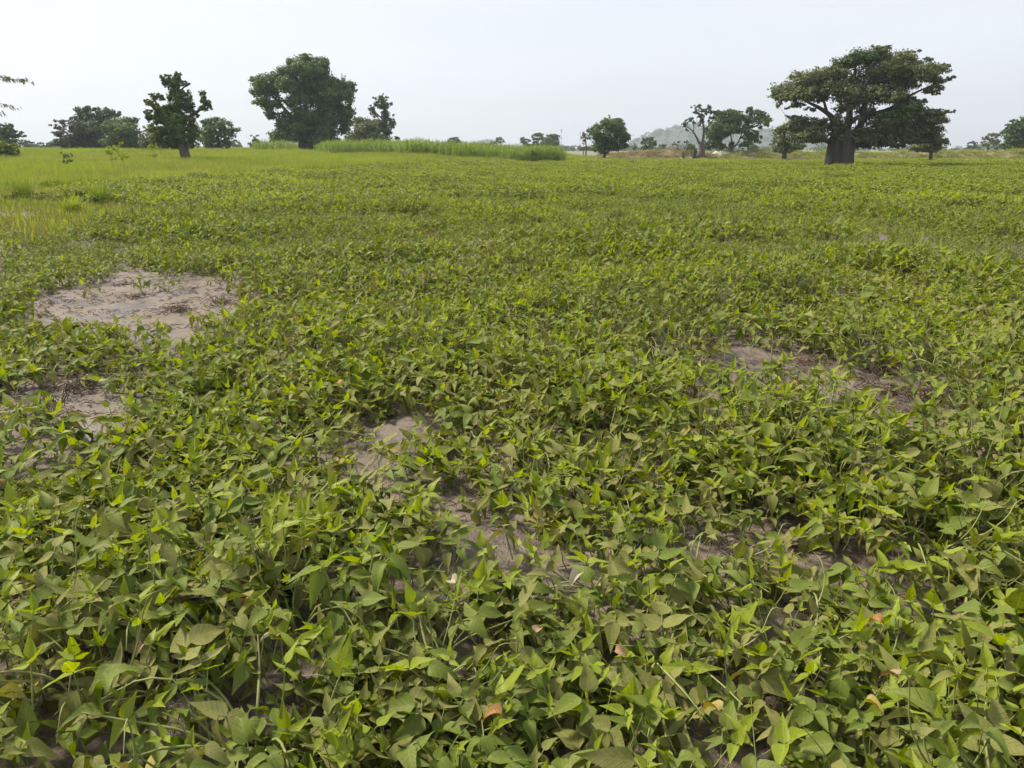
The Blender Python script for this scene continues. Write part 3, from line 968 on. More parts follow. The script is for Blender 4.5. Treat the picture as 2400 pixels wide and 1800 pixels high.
def tree(name, label, T, Yd, base, trunk, limbs, blobs, leaf=.22, dens=2.2, mats=('c_mid',), bark='bark', seed=1, group=None, cat="tree", twigs=True, lobes=None, depth=.8, extra_trunks=(), front=True, limb_r=.62, swell=1.0):
    """T maps the notes' pixels to photo pixels; everything is then built at depth Yd on the ground there"""
    rng = np.random.default_rng(seed)
    ox, oy, sc = T
    k = sc * S24 / F1024 * Yd
    def W(x, y, dy=0.0):
        q = at(ox + x * sc, oy + y * sc, Yd)
        return np.array([q[0], q[1] + dy, q[2]])
    b = W(*base)
    b[2] = float(terrain(b[0], b[1]))
    root = link(name, None, None, b)
    root.empty_display_size = .5
    tag(root, label, cat, group)
    g = Geo()
    nodes = []
    tp = [W(x, y) - b for x, y, r in trunk]; tr = [r * k * .956 for x, y, r in trunk]
    tp[0][2] = -.15
    P, R = smooth_path(tp, tr, 4)
    R[0] *= 1.12
    tube(P, R, 40 if lobes else 12, 0, g, lobes)
    nodes += [(p_, r_) for p_, r_ in zip(P[len(P) // 3:], R[len(P) // 3:])]
    for q in extra_trunks:
        P, R = smooth_path([W(x, y) - b for x, y, r in q], [r * k * .956 for x, y, r in q], 3)
        tube(P, R, 8, 0, g)
    tob = link("trunk", g.mesh("trunk", [M[bark]]), root)
    for l in limbs:
        dys = rng.uniform(-.25, .25)
        lp = [W(x, y) - b + [0, dys * i * 40 * k * .3, 0] for i, (x, y, r) in enumerate(l)]
        P, R = smooth_path(lp, [r * k * .956 * limb_r for x, y, r in l], 4)
        link("limb", tube(P, R, 8).mesh("limb", [M[bark]]), root)
        nodes += list(zip(P[2:], R[2:]))
    bl = []
    g2 = Geo()
    for q in blobs:
        x, y, rx, ry = q[:4]
        mi = q[4] if len(q) > 4 else 0
        rxx, rzz = rx * k * .956 * swell, ry * k * .915 * swell
        rdp = (rxx + rzz) * .5
        dy = rng.uniform(-1, 1) * depth * (60 * k + rdp * .6)
        c_ = W(x, y) - b + [0, dy, 0]
        bl.append((c_, rxx, rdp, rzz, mi))
        if front and rdp > leaf * 1.3:
            bl.append((c_ + [rng.uniform(-.3, .3) * rxx, -rng.uniform(.5, 1.1) * (40 * k + rdp), rng.uniform(-.25, .25) * rzz], rxx * .75, rdp * .75, rzz * .75, mi))
        if twigs and rdp > leaf * 1.3:
            dd = [np.linalg.norm(n_[0] - c_) + (0 if n_[0][2] < c_[2] + .3 else 1.5) for n_ in nodes]
            j = int(np.argmin(dd)); s = nodes[j][0]
            r0 = min(nodes[j][1] * .6, max(.02, rdp * .07))
            md = (s + c_) / 2 + np.array([0, 0, -.06 * np.linalg.norm(c_ - s)])
            P, R = smooth_path([s, md, c_], [r0, r0 * .75, r0 * .4], 3)
            tube(P, R, 5, 0, g2)
            nodes += [(P[-1], r0 * .5), (P[len(P) // 2], r0 * .7)]
            for _ in range(2):
                e = c_ + rng.normal(0, .5, 3) * [rxx, rdp, rzz]
                tube([c_, (c_ + e) / 2 + [0, 0, .03], e], [r0 * .4, r0 * .3, r0 * .15], 4, 0, g2)
    if g2.n:
        link("branches", g2.mesh("branches", [M[bark]]), root)["kind"] = "stuff"
    link("crown", crown_geo(bl, rng, leaf, dens).mesh("crown", [M[x] for x in mats], False), root)
    return root

T1 = (0, 80, .27125); T2 = (500, 100, .22604); T3 = (320, 150, .15072); T4 = (1350, 220, .24864); T5 = (1750, 80, .29385); T3b = (950, 220, .24864); T6 = (2150, 260, .11302); TL = (0, 150, .16273)

# the baobab
tree("baobab_tree", "huge spreading baobab with a massive ridged grey trunk", T5, 70, (735, 1050),
     [(735, 1075, 116), (735, 1045, 110), (742, 980, 104), (752, 920, 99), (765, 850, 97), (772, 810, 88), (780, 765, 56)],
     [[(740, 800, 60), (730, 720, 42), (690, 670, 34), (640, 625, 28), (570, 580, 22), (500, 545, 15), (420, 500, 8)],
      [(640, 625, 22), (625, 570, 18), (600, 480, 12), (560, 400, 7)],
      [(790, 800, 60), (815, 690, 48), (825, 590, 40), (840, 470, 30), (860, 340, 20), (880, 220, 10)],
      [(830, 830, 60), (895, 760, 50), (920, 680, 42), (935, 580, 34), (1000, 470, 26), (1110, 370, 18), (1250, 280, 10), (1400, 220, 5)],
      [(920, 700, 34), (1010, 640, 28), (1150, 590, 22), (1320, 480, 14), (1500, 400, 7), (1600, 360, 4)],
      [(840, 860, 50), (960, 800, 34), (1100, 770, 26), (1280, 730, 18), (1450, 670, 10), (1590, 625, 5)],
      [(1100, 400, 15), (1300, 320, 10), (1500, 285, 7), (1630, 240, 4)],
      [(700, 870, 40), (620, 850, 22), (520, 820, 16), (400, 800, 10), (290, 820, 6)],
      [(690, 760, 30), (600, 730, 20), (480, 710, 12), (340, 670, 6)],
      [(850, 880, 40), (1000, 880, 22), (1180, 850, 16), (1400, 850, 10)]],
     [(800, 220, 90, 60, 1), (930, 190, 115, 65, 1), (1010, 145, 70, 38), (860, 172, 60, 40, 1), (760, 235, 45, 35, 1),
      (1080, 170, 110, 55), (1200, 200, 90, 55), (1150, 260, 130, 75), (1290, 160, 60, 26), (1360, 132, 34, 14), (1340, 222, 90, 33), (1430, 206, 40, 16),
      (1480, 290, 100, 38), (1570, 252, 50, 22), (1622, 241, 30, 13), (1500, 370, 90, 30), (1600, 355, 36, 17), (1440, 445, 80, 33), (1520, 470, 30, 17),
      (1300, 300, 140, 75), (1250, 380, 150, 65), (1150, 400, 140, 80), (1000, 320, 150, 95),
      (620, 330, 120, 55), (480, 365, 130, 55), (415, 325, 55, 30), (330, 425, 110, 48), (245, 485, 66, 42), (300, 505, 95, 45), (225, 560, 22, 28), (310, 590, 18, 16), (440, 465, 140, 65),
      (600, 430, 130, 68), (720, 320, 70, 50), (740, 480, 90, 75), (850, 420, 120, 90), (590, 510, 90, 30), (420, 560, 70, 22), (500, 600, 40, 18),
      (950, 500, 130, 75), (1080, 500, 120, 55), (1230, 500, 100, 42), (1390, 540, 50, 22), (1320, 520, 60, 25),
      (820, 560, 60, 50), (740, 600, 55, 40), (940, 610, 45, 40), (1000, 620, 60, 40), (880, 520, 60, 50),
      (1250, 600, 130, 50, 2), (1150, 650, 120, 55, 2), (1350, 640, 90, 45), (1480, 640, 90, 36), (1590, 620, 40, 17), (1450, 700, 100, 42), (1300, 720, 130, 55), (1050, 740, 140, 55),
      (900, 780, 95, 45), (1000, 850, 120, 55), (1180, 800, 140, 48), (1400, 800, 110, 60), (1470, 870, 75, 48), (1540, 808, 30, 18), (1330, 850, 70, 26), (1080, 880, 60, 22), (930, 880, 60, 40),
      (420, 690, 110, 36), (335, 660, 36, 14), (480, 740, 130, 45), (300, 780, 78, 46), (400, 815, 130, 55), (280, 850, 60, 46), (540, 830, 80, 45), (600, 720, 75, 50), (680, 690, 50, 45), (310, 905, 45, 36), (660, 780, 50, 40), (720, 740, 60, 40), (860, 830, 60, 36), (700, 830, 40, 26), (800, 680, 50, 40), (1100, 835, 120, 48), (1250, 800, 120, 56), (1350, 760, 110, 56), (1200, 875, 100, 34), (1450, 780, 90, 46), (1050, 690, 110, 46), (1200, 700, 130, 46), (450, 780, 110, 46), (350, 740, 80, 36), (1380, 690, 90, 40)],
     .21, 2.1, ('c_olive', 'c_dark', 'c_mid'), 'baobark', 101, lobes=(.06, 9), depth=1.0, swell=1.04)

# the big dense tree
tree("broadleaf_tree", "large dense dark green tree rising from the maize", T2, 112, (1000, 1190),
     [(1005, 1210, 92), (990, 1150, 84), (960, 1060, 80), (965, 960, 72), (1000, 850, 60), (1010, 720, 45)],
     [[(960, 980, 50), (850, 850, 36), (740, 690, 26), (620, 560, 18), (480, 440, 8)], [(1000, 850, 44), (960, 650, 34), (940, 450, 22), (960, 250, 10)],
      [(1010, 800, 40), (1150, 640, 28), (1300, 520, 18), (1400, 450, 8)], [(980, 1000, 36), (1120, 930, 24), (1260, 860, 14), (1400, 760, 7)], [(955, 1040, 30), (850, 990, 20), (700, 960, 10)]],
     [(950, 160, 80, 38), (1080, 190, 90, 56), (860, 220, 100, 66), (1150, 260, 50, 76), (980, 280, 150, 95), (1100, 330, 110, 75), (760, 310, 100, 56), (640, 360, 100, 56), (450, 375, 70, 42), (400, 365, 30, 28),
      (480, 465, 90, 75), (560, 420, 100, 75), (440, 530, 48, 38), (610, 510, 95, 62), (560, 610, 80, 55), (600, 720, 60, 70), (540, 650, 55, 55), (790, 430, 120, 95), (900, 450, 150, 115), (1050, 450, 130, 105), (1200, 430, 120, 85),
      (1330, 430, 90, 75), (1420, 470, 58, 66), (1430, 580, 46, 76), (1300, 550, 130, 76), (920, 600, 130, 85), (1080, 600, 110, 75), (1200, 650, 120, 75), (1350, 680, 90, 75), (1440, 735, 44, 55), (870, 710, 70, 55),
      (910, 770, 115, 65), (1080, 760, 130, 85), (1250, 780, 110, 76), (1380, 810, 65, 75), (760, 850, 100, 60), (900, 880, 140, 75), (1100, 880, 130, 85), (1230, 900, 100, 85), (1350, 900, 55, 65), (640, 965, 55, 46), (720, 960, 105, 75),
      (860, 990, 115, 60), (1000, 990, 100, 55), (1150, 1010, 130, 75), (1280, 1030, 75, 55), (1340, 1060, 46, 36), (620, 1030, 38, 28), (1180, 1090, 115, 36), (680, 640, 60, 36), (660, 770, 40, 40), (800, 620, 60, 60), (790, 760, 50, 50), (700, 590, 36, 30)],
     .30, 2.5, ('c_mid',), 'bark', 102, depth=1.0)

# the lopped tree with leaves sprouting along its limbs
tree("lopped_tree", "leaning lopped tree with leaves sprouting along bare limbs in the meadow", T3, 64, (812, 1570),
     [(815, 1610, 78), (800, 1540, 72), (752, 1400, 72), (715, 1260, 72), (660, 1080, 66), (645, 950, 44)],
     [[(640, 1050, 60), (430, 930, 42), (300, 860, 34), (180, 750, 22), (125, 725, 10)], [(620, 960, 50), (400, 760, 38), (220, 640, 30), (150, 575, 12)],
      [(645, 980, 62), (660, 760, 52), (610, 520, 42), (570, 340, 32), (630, 180, 18)], [(580, 360, 28), (440, 250, 20), (392, 200, 10)], [(620, 480, 26), (740, 360, 18), (840, 312, 8)],
      [(680, 900, 50), (860, 800, 38), (980, 715, 34), (1060, 600, 28), (1030, 435, 14)], [(1050, 610, 22), (1150, 640, 16), (1160, 700, 8)]],
     [(640, 165, 48, 46), (660, 230, 40, 50), (530, 205, 60, 42), (425, 225, 42, 42, 1), (470, 310, 56, 60, 1), (560, 300, 60, 60), (640, 310, 55, 70), (745, 310, 54, 46), (825, 310, 26, 18), (600, 430, 80, 66), (770, 450, 70, 50), (820, 520, 44, 66),
      (730, 560, 120, 95), (530, 530, 46, 80), (310, 510, 72, 50), (385, 530, 52, 46), (180, 590, 46, 46, 1), (260, 610, 80, 50, 2), (160, 740, 46, 30, 1), (215, 820, 58, 70, 1), (420, 690, 80, 46, 2), (300, 740, 56, 50, 2), (500, 720, 100, 70), (660, 690, 110, 86),
      (850, 640, 66, 46, 1), (830, 720, 60, 60, 1), (370, 850, 110, 90), (560, 850, 150, 110), (740, 870, 140, 90), (880, 900, 66, 76, 2), (930, 790, 54, 36, 1), (1030, 680, 64, 50, 1), (1060, 590, 56, 70, 1), (1130, 620, 46, 50, 1), (1145, 700, 28, 30, 1), (1030, 490, 44, 56, 1), (1075, 450, 18, 18, 1),
      (990, 440, 22, 14, 1), (260, 1000, 60, 66), (350, 1050, 90, 86, 2), (500, 1040, 140, 110), (700, 1020, 160, 110), (870, 1030, 105, 100, 2), (330, 1160, 64, 76, 2), (430, 1200, 86, 70), (580, 1190, 116, 86), (780, 1150, 126, 80), (900, 1150, 84, 66), (600, 1270, 66, 40), (870, 1240, 46, 50), (500, 1260, 60, 40)],
     .16, 2.5, ('c_mid', 'c_dark', 'c_light'), 'bark', 103, depth=.35, swell=1.06)  # c_light clumps put the tree's sunlit patches into the leaf colour

# group of dark trees on the left
tree("layered_tree", "flat-layered grey green tree at the left end of the dark clump", T1, 120, (600, 995), [(600, 1005, 12), (605, 930, 10), (610, 860, 8)],
     [[(605, 900, 6), (560, 840, 4), (500, 800, 2)], [(608, 880, 6), (630, 800, 4), (640, 740, 2)]],
     [(580, 760, 60, 22), (640, 735, 46, 24), (520, 800, 56, 30), (470, 850, 38, 18), (560, 850, 66, 30), (640, 815, 56, 40), (510, 880, 46, 18), (610, 900, 50, 24), (690, 780, 40, 40)], .38, 1.6, ('c_grey', 'c_dark'), 'bark', 104, "trees in the dark clump", depth=.7)
tree("dark_tree", "tallest dark tree with a ragged knobbly top in the left clump", T1, 124, (800, 995), [(800, 1005, 22), (800, 900, 18), (810, 800, 12)], [],
     [(695, 670, 54, 40), (750, 645, 46, 26), (830, 655, 30, 30), (915, 675, 48, 38), (990, 690, 46, 40), (740, 720, 85, 46), (860, 740, 100, 56), (780, 820, 120, 76), (900, 830, 105, 85), (700, 900, 116, 66), (850, 930, 126, 66), (640, 930, 96, 56), (560, 950, 86, 40), (760, 980, 140, 30), (940, 960, 80, 45)],
     .36, 2.6, ('c_dark',), 'bark', 105, "trees in the dark clump")
tree("dense_tree", "rounded dense green tree at the right end of the left clump", T1, 118, (1090, 1000), [(1090, 1005, 20), (1090, 920, 16), (1080, 850, 10)], [],
     [(1080, 760, 80, 46), (1020, 800, 86, 66), (1140, 820, 76, 56), (1060, 880, 116, 86), (1180, 880, 56, 66), (1000, 940, 106, 56), (1150, 950, 86, 50), (1130, 735, 50, 20), (1080, 985, 120, 25), (1215, 960, 40, 50)], .34, 2.6, ('c_mid',), 'bark', 106, "trees in the dark clump")
tree("shrubby_tree", "grey green shrubby tree half hidden behind the lopped tree", T1, 105, (1380, 1000), [(1380, 1005, 18), (1375, 940, 14), (1370, 880, 9)], [],
     [(1300, 830, 42, 50), (1290, 930, 46, 66), (1360, 900, 56, 76), (1420, 950, 76, 56), (1500, 960, 60, 50), (1310, 985, 60, 30), (1600, 960, 70, 40), (1690, 950, 40, 36)], .32, 2.2, ('c_olive',), 'bark', 107)
tree("round_tree", "rounded bushy tree between the lopped tree and the big tree", T1, 116, (1880, 1000), [(1880, 1010, 18), (1885, 930, 14), (1880, 850, 9)], [[(1885, 920, 8), (1960, 860, 5), (2050, 810, 2)]],
     [(1790, 770, 38, 46), (1860, 755, 56, 36), (1940, 785, 66, 46), (1850, 840, 96, 66), (1960, 860, 66, 46), (1850, 930, 86, 56), (1780, 900, 38, 66), (1950, 930, 46, 46), (2025, 820, 36, 20), (1940, 980, 30, 20), (1840, 975, 70, 26)], .32, 2.2, ('c_mid',), 'bark', 108)
tree("far_bush", "pale lumpy bush far behind the rounded bushy tree", T1, 230, (2040, 1000), [(2040, 1005, 8), (2040, 960, 5)], [], [(1990, 965, 34, 30), (2035, 970, 36, 36), (2030, 930, 30, 18), (2090, 975, 24, 30)], .55, 2.2, ('c_mid',), 'bark', 109)
tree("far_bush", "small dark bush left of the big dense tree", T2, 200, (430, 1090), [(430, 1095, 10), (430, 1040, 6)], [], [(430, 1020, 50, 22), (400, 1050, 40, 20), (460, 1045, 34, 20), (430, 1070, 60, 20)], .5, 2.2, ('c_dark',), 'bark', 110)
tree("edge_tree", "dark tree standing at the left edge of the picture", T1, 105, (60, 1000), [(60, 1005, 20), (55, 930, 16), (50, 860, 10)], [],
     [(90, 795, 56, 26), (70, 850, 86, 46), (20, 840, 46, 46), (140, 875, 52, 22), (60, 920, 105, 46), (130, 840, 36, 18), (-60, 850, 80, 60), (-40, 940, 90, 50), (100, 960, 60, 30), (170, 885, 26, 12)], .30, 2.3, ('c_dark', 'c_mid'), 'bark', 111)
tree("far_tree", "small dark far tree between the edge tree and the dark clump", T1, 210, (250, 990), [(250, 995, 8), (250, 950, 5)], [], [(240, 930, 40, 24), (290, 935, 30, 12), (250, 965, 60, 20)], .5, 2.2, ('c_dark',), 'bark', 112)
tree("far_tree", "low far tree just left of the dark clump", T1, 220, (380, 990), [(380, 995, 7), (380, 960, 4)], [], [(380, 945, 26, 12), (370, 972, 50, 16), (460, 965, 60, 24), (490, 945, 50, 20)], .5, 2.2, ('c_mid',), 'bark', 113)

# right of the big tree
tree("leaning_tree", "dense green tree just right of the big dense tree", T2, 128, (1600, 1100), [(1600, 1110, 30), (1600, 1000, 24), (1590, 900, 14)], [],
     [(1530, 825, 76, 54), (1600, 900, 106, 95), (1480, 950, 86, 76), (1500, 1040, 96, 46), (1650, 1000, 106, 85), (1700, 860, 80, 76), (1400, 1010, 46, 60), (1600, 1060, 120, 30)], .38, 2.3, ('c_olive',), 'bark', 114)
tree("ragged_tree", "tall ragged lopped tree behind the maize, right of the big tree", T2, 124, (1790, 1100), [(1795, 1110, 26), (1790, 1000, 24), (1780, 850, 20), (1775, 700, 14), (1750, 620, 8)],
     [[(1780, 820, 12), (1700, 740, 9), (1660, 690, 5)], [(1775, 720, 8), (1850, 640, 4)], [(1790, 960, 9), (1860, 870, 6)], [(1760, 640, 7), (1690, 580, 3)]],
     [(1680, 575, 18, 26), (1755, 590, 48, 36), (1800, 558, 18, 16), (1700, 640, 36, 36), (1780, 655, 56, 46), (1850, 635, 25, 18), (1655, 700, 30, 55), (1690, 750, 28, 28), (1780, 740, 48, 40), (1790, 800, 56, 46), (1855, 745, 18, 9), (1855, 850, 42, 46),
      (1760, 880, 66, 66), (1820, 930, 46, 36), (1780, 1010, 66, 66), (1890, 990, 34, 24), (1880, 1050, 18, 28)], .32, 2.2, ('c_dark',), 'bark', 115)

# far trees in the middle
tree("far_tree", "small dark clipped-looking tree rising over the maize", T3b, 260, (462, 510), [(462, 512, 10), (462, 480, 6)], [], [(460, 425, 44, 14), (450, 450, 40, 24), (480, 460, 36, 36), (462, 490, 52, 26)], .6, 2.4, ('c_dark',), 'bark', 116)
tree("far_tree", "tiny bush on the skyline behind the maize", T3b, 320, (605, 515), [(605, 515, 5), (605, 500, 3)], [], [(605, 492, 20, 10), (605, 505, 24, 10)], .7, 2.2, ('c_mid',), 'bark', 117)
tree("far_tree", "low bushy tree with uneven crown left of the small umbrella tree", T3b, 330, (750, 512), [(750, 514, 6), (750, 490, 4)], [], [(735, 483, 20, 22), (775, 488, 26, 18), (825, 475, 36, 26), (800, 500, 60, 12), (860, 490, 24, 18)], .7, 2.0, ('c_mid',), 'bark', 118)
tree("umbrella_tree", "small far tree with a flat umbrella crown on a bare stem", T3b, 280, (905, 510), [(905, 512, 7), (903, 480, 5), (895, 450, 3)], [[(903, 480, 4), (930, 455, 2)], [(900, 470, 4), (865, 450, 2)]], [(890, 418, 40, 14), (865, 435, 30, 14), (920, 440, 26, 14), (880, 455, 40, 10), (935, 487, 12, 5)], .5, 1.7, ('c_olive',), 'bark', 119)
tree("far_tree", "leftmost of three far trees right of the maize", T3b, 240, (1140, 505), [(1140, 508, 9), (1140, 470, 6)], [], [(1115, 428, 36, 16), (1140, 440, 40, 20), (1120, 465, 40, 22), (1160, 485, 50, 22)], .55, 2.2, ('c_dark',), 'bark', 120)
tree("far_tree", "middle of three far trees, with a raised knobbly crown", T3b, 240, (1235, 505), [(1235, 508, 9), (1238, 460, 6), (1240, 420, 4)], [], [(1245, 385, 46, 18), (1215, 405, 26, 18), (1275, 395, 30, 16), (1240, 430, 44, 18), (1225, 475, 36, 30)], .55, 2.0, ('c_dark',), 'bark', 121)
tree("far_tree", "widest of three far trees, dense and rounded", T3b, 236, (1360, 510), [(1360, 514, 12), (1360, 470, 8)], [], [(1390, 398, 56, 22), (1320, 430, 56, 30), (1360, 465, 96, 40), (1425, 470, 30, 40), (1420, 420, 34, 36), (1300, 480, 40, 24)], .55, 2.6, ('c_mid',), 'bark', 122)
tree("far_bush", "tiny bush at the foot of the taller mast", T3b, 420, (1480, 515), [(1480, 517, 4), (1480, 500, 3)], [], [(1478, 497, 14, 10), (1485, 508, 14, 8)], .8, 2.2, ('c_grey',), 'bark', 123)

# right part
tree("round_crown_tree", "round-crowned green tree on a short stem before the bank", T4, 112, (270, 600), [(270, 606, 17), (271, 570, 14), (275, 520, 12), (285, 440, 9)], [],
     [(300, 235, 28, 16), (390, 248, 48, 22), (270, 278, 58, 36), (340, 300, 86, 56), (420, 310, 56, 46), (200, 320, 58, 38), (165, 360, 46, 46), (440, 380, 52, 56), (330, 400, 96, 76), (220, 420, 76, 56), (445, 450, 48, 46), (300, 480, 96, 56), (200, 500, 56, 46), (360, 500, 66, 46), (250, 540, 62, 26), (450, 500, 34, 28), (312, 212, 9, 14), (480, 410, 26, 30), (115, 345, 22, 12)],
     .26, 2.6, ('c_mid',), 'bark', 124)
tree("slender_tree", "slender grey tree touching the left of the round-crowned tree", T4, 160, (95, 535), [(95, 540, 8), (94, 480, 7), (88, 400, 4)], [[(93, 450, 4), (60, 400, 2)], [(92, 430, 4), (110, 350, 2)]],
     [(95, 345, 22, 16), (75, 385, 30, 22), (50, 410, 22, 16), (105, 410, 26, 22), (85, 440, 26, 18), (75, 465, 14, 10)], .35, 1.5, ('c_grey',), 'bark', 125)
tree("far_bush", "dark low bush at the foot of the slender grey tree", T4, 200, (70, 535), [(70, 540, 5), (70, 515, 4)], [], [(25, 500, 16, 12), (60, 515, 46, 20), (105, 510, 30, 24)], .5, 2.2, ('c_grey',), 'bark', 126)
tree("bare_lopped_tree", "nearly bare lopped tree with knotted limbs before the hill", T4, 122, (1185, 585), [(1185, 592, 36), (1185, 560, 30), (1187, 500, 26), (1182, 450, 20)],
     [[(1165, 470, 20), (1130, 400, 14), (1092, 345, 10), (1050, 315, 7), (1015, 298, 4)], [(1105, 360, 8), (1110, 300, 6), (1085, 245, 3)], [(1190, 460, 24), (1203, 380, 18), (1200, 300, 13), (1172, 230, 9), (1125, 145, 4)],
      [(1196, 270, 9), (1215, 200, 6), (1245, 130, 3)], [(1200, 350, 10), (1255, 300, 8), (1285, 250, 6), (1330, 195, 3)], [(1180, 240, 7), (1160, 180, 5), (1160, 115, 3)], [(1200, 310, 7), (1150, 290, 5), (1140, 240, 3)], [(1250, 300, 6), (1250, 230, 4), (1285, 180, 3)]],
     [(1018, 290, 22, 20), (1050, 250, 18, 12), (1085, 238, 20, 16), (1060, 330, 18, 14), (1112, 275, 16, 18), (1108, 128, 20, 12), (1160, 112, 26, 12), (1130, 175, 20, 16), (1160, 205, 26, 16), (1200, 150, 26, 16), (1245, 128, 20, 18), (1228, 180, 24, 18), (1190, 255, 22, 18), (1280, 178, 20, 16), (1290, 225, 20, 16), (1250, 268, 18, 14), (1222, 345, 14, 26), (1150, 290, 16, 16)],
     .28, 2.0, ('c_grey',), 'bark', 127, twigs=True, depth=.6, front=True, limb_r=.62, swell=1.35)
tree("spreading_tree", "spreading green tree with a forked pale trunk right of the bare one", T4, 126, (1448, 585), [(1446, 592, 34), (1450, 560, 28), (1462, 510, 24), (1480, 460, 16)],
     [[(1462, 520, 18), (1520, 470, 13), (1545, 420, 10), (1580, 340, 6)], [(1470, 490, 14), (1465, 420, 10), (1440, 320, 6)], [(1455, 530, 12), (1380, 470, 8), (1290, 400, 5)], [(1540, 430, 8), (1640, 330, 6), (1750, 230, 3)]],
     [(1310, 190, 46, 34), (1400, 180, 56, 34), (1460, 168, 46, 24), (1530, 168, 38, 16), (1400, 250, 96, 62), (1520, 240, 106, 62), (1640, 165, 46, 40), (1700, 180, 46, 36), (1750, 190, 38, 36), (1720, 250, 76, 46), (1790, 240, 34, 46), (1800, 300, 28, 22), (1640, 265, 56, 46), (1700, 310, 50, 20), (1560, 320, 96, 52),
      (1440, 330, 96, 56), (1320, 320, 86, 56), (1250, 385, 64, 46), (1350, 400, 80, 40), (1660, 380, 66, 46), (1700, 420, 42, 36), (1620, 425, 50, 32), (1280, 460, 64, 46), (1340, 490, 64, 36), (1600, 465, 46, 30), (1455, 470, 30, 24), (1700, 455, 38, 16), (1240, 500, 30, 40), (1570, 490, 40, 22)],
     .30, 2.1, ('c_mid',), 'bark', 128)
tree("scrub_tree", "small scrubby tree directly below the hill's left slope", T4, 170, (690, 545), [(690, 548, 9), (690, 500, 7), (685, 450, 4)], [], [(650, 430, 32, 16), (690, 425, 40, 16), (680, 460, 62, 26), (735, 465, 26, 26), (650, 510, 36, 30), (700, 505, 30, 26)], .38, 2.0, ('c_dark',), 'bark', 129)
tree("scrub_tree", "small round bush left of the scrubby tree below the hill", T4, 190, (545, 530), [(545, 534, 6), (545, 505, 4)], [], [(550, 485, 26, 14), (535, 505, 28, 16), (560, 515, 20, 14)], .42, 2.2, ('c_mid',), 'bark', 130)
tree("scrub_tree", "low spiky bush in the middle below the hill", T4, 175, (820, 545), [(820, 548, 8), (820, 510, 5)], [], [(815, 490, 34, 16), (850, 485, 20, 10), (820, 520, 46, 22), (790, 520, 26, 16)], .4, 2.0, ('c_dark',), 'bark', 131)
tree("forked_shrub", "small shrub with two curved limbs and leafy knobs by the bare tree", T4, 124, (985, 548), [(985, 556, 8), (980, 542, 7), (965, 525, 6)], [[(975, 535, 6), (958, 500, 5), (948, 475, 4), (938, 465, 2)], [(955, 495, 4), (972, 465, 2)], [(985, 545, 5), (1015, 525, 5), (1035, 495, 4), (1045, 460, 3), (1028, 450, 2)]],
     [(932, 470, 18, 15), (970, 458, 16, 13), (1025, 453, 13, 10), (1050, 455, 18, 12), (962, 520, 22, 12), (1075, 490, 22, 18), (1060, 520, 24, 24)], .26, 2.0, ('c_dark',), 'bark', 132)
tree("low_shrub", "bright green bush at the left foot of the bare lopped tree", T4, 118, (1120, 575), [(1120, 580, 5), (1120, 555, 4)], [], [(1105, 495, 30, 24), (1120, 535, 30, 24), (1135, 555, 18, 18)], .26, 2.2, ('c_mid', 'c_light'), 'bark', 133)
tree("low_shrub", "rounded grey green bush behind the spreading tree", T4, 180, (1670, 545), [(1670, 548, 6), (1670, 515, 4)], [], [(1670, 500, 48, 30), (1650, 520, 30, 20), (1700, 520, 26, 20)], .42, 2.4, ('c_mid',), 'bark', 134)
tree("low_tree", "dark low tree beneath the left boughs of the baobab", T5, 108, (305, 945), [(305, 950, 22), (305, 910, 16)], [], [(300, 905, 60, 30), (240, 915, 50, 22), (330, 890, 40, 26), (300, 932, 80, 20), (390, 900, 60, 30)], .3, 2.4, ('c_dark',), 'bark', 135)
tree("dense_shrub_tree", "dense dark tree behind the right boughs of the baobab", T6, 98, (300, 850), [(300, 856, 40), (300, 760, 28)], [], [(150, 480, 160, 120), (320, 520, 120, 100), (300, 640, 160, 120), (120, 700, 180, 120), (430, 580, 70, 70), (400, 720, 100, 80), (520, 500, 40, 36), (500, 590, 46, 30), (250, 790, 220, 50), (-60, 760, 160, 80), (320, 825, 190, 34), (110, 815, 180, 40)], .28, 2.4, ('c_olive',), 'bark', 136)
tree("airy_tree", "open-crowned tree with a pale forked stem near the right edge", T6, 150, (1500, 830), [(1470, 840, 24), (1465, 760, 18), (1450, 660, 10)], [[(1480, 790, 14), (1580, 740, 10), (1650, 680, 6)], [(1465, 740, 10), (1420, 640, 6)]],
     [(1500, 500, 100, 44), (1440, 560, 80, 40), (1600, 520, 100, 56), (1550, 620, 116, 52), (1400, 640, 46, 50), (1650, 640, 96, 60), (1480, 690, 100, 46), (1700, 720, 80, 60), (1400, 720, 40, 40), (1380, 590, 30, 18)], .34, 1.7, ('c_olive',), 'bark', 137)
tree("right_edge_tree", "big leafy green tree cut by the right edge of the picture", T6, 140, (2150, 830), [(2150, 840, 60), (2150, 740, 44), (2140, 600, 30)], [],
     [(2010, 215, 80, 42), (2160, 195, 70, 60), (1900, 320, 100, 56), (2080, 330, 150, 95), (1815, 430, 95, 56), (2000, 480, 180, 115), (2180, 450, 120, 145), (1850, 580, 120, 95), (2050, 650, 180, 115), (1800, 720, 116, 76), (1980, 780, 180, 56), (2180, 700, 120, 115), (2330, 350, 140, 140), (2360, 560, 150, 150), (2330, 750, 150, 80), (2480, 480, 100, 150)],
     .36, 2.6, ('c_mid',), 'bark', 138)
tree("far_tree", "small grey green far tree right of the baobab over the bank", T6, 230, (1090, 815), [(1090, 820, 16), (1095, 770, 10)], [], [(1125, 660, 70, 36), (1170, 690, 46, 40), (1060, 710, 50, 30), (1100, 745, 90, 36), (1000, 790, 50, 24), (1110, 785, 80, 26)], .5, 2.3, ('c_grey', 'c_mid'), 'bark', 139)
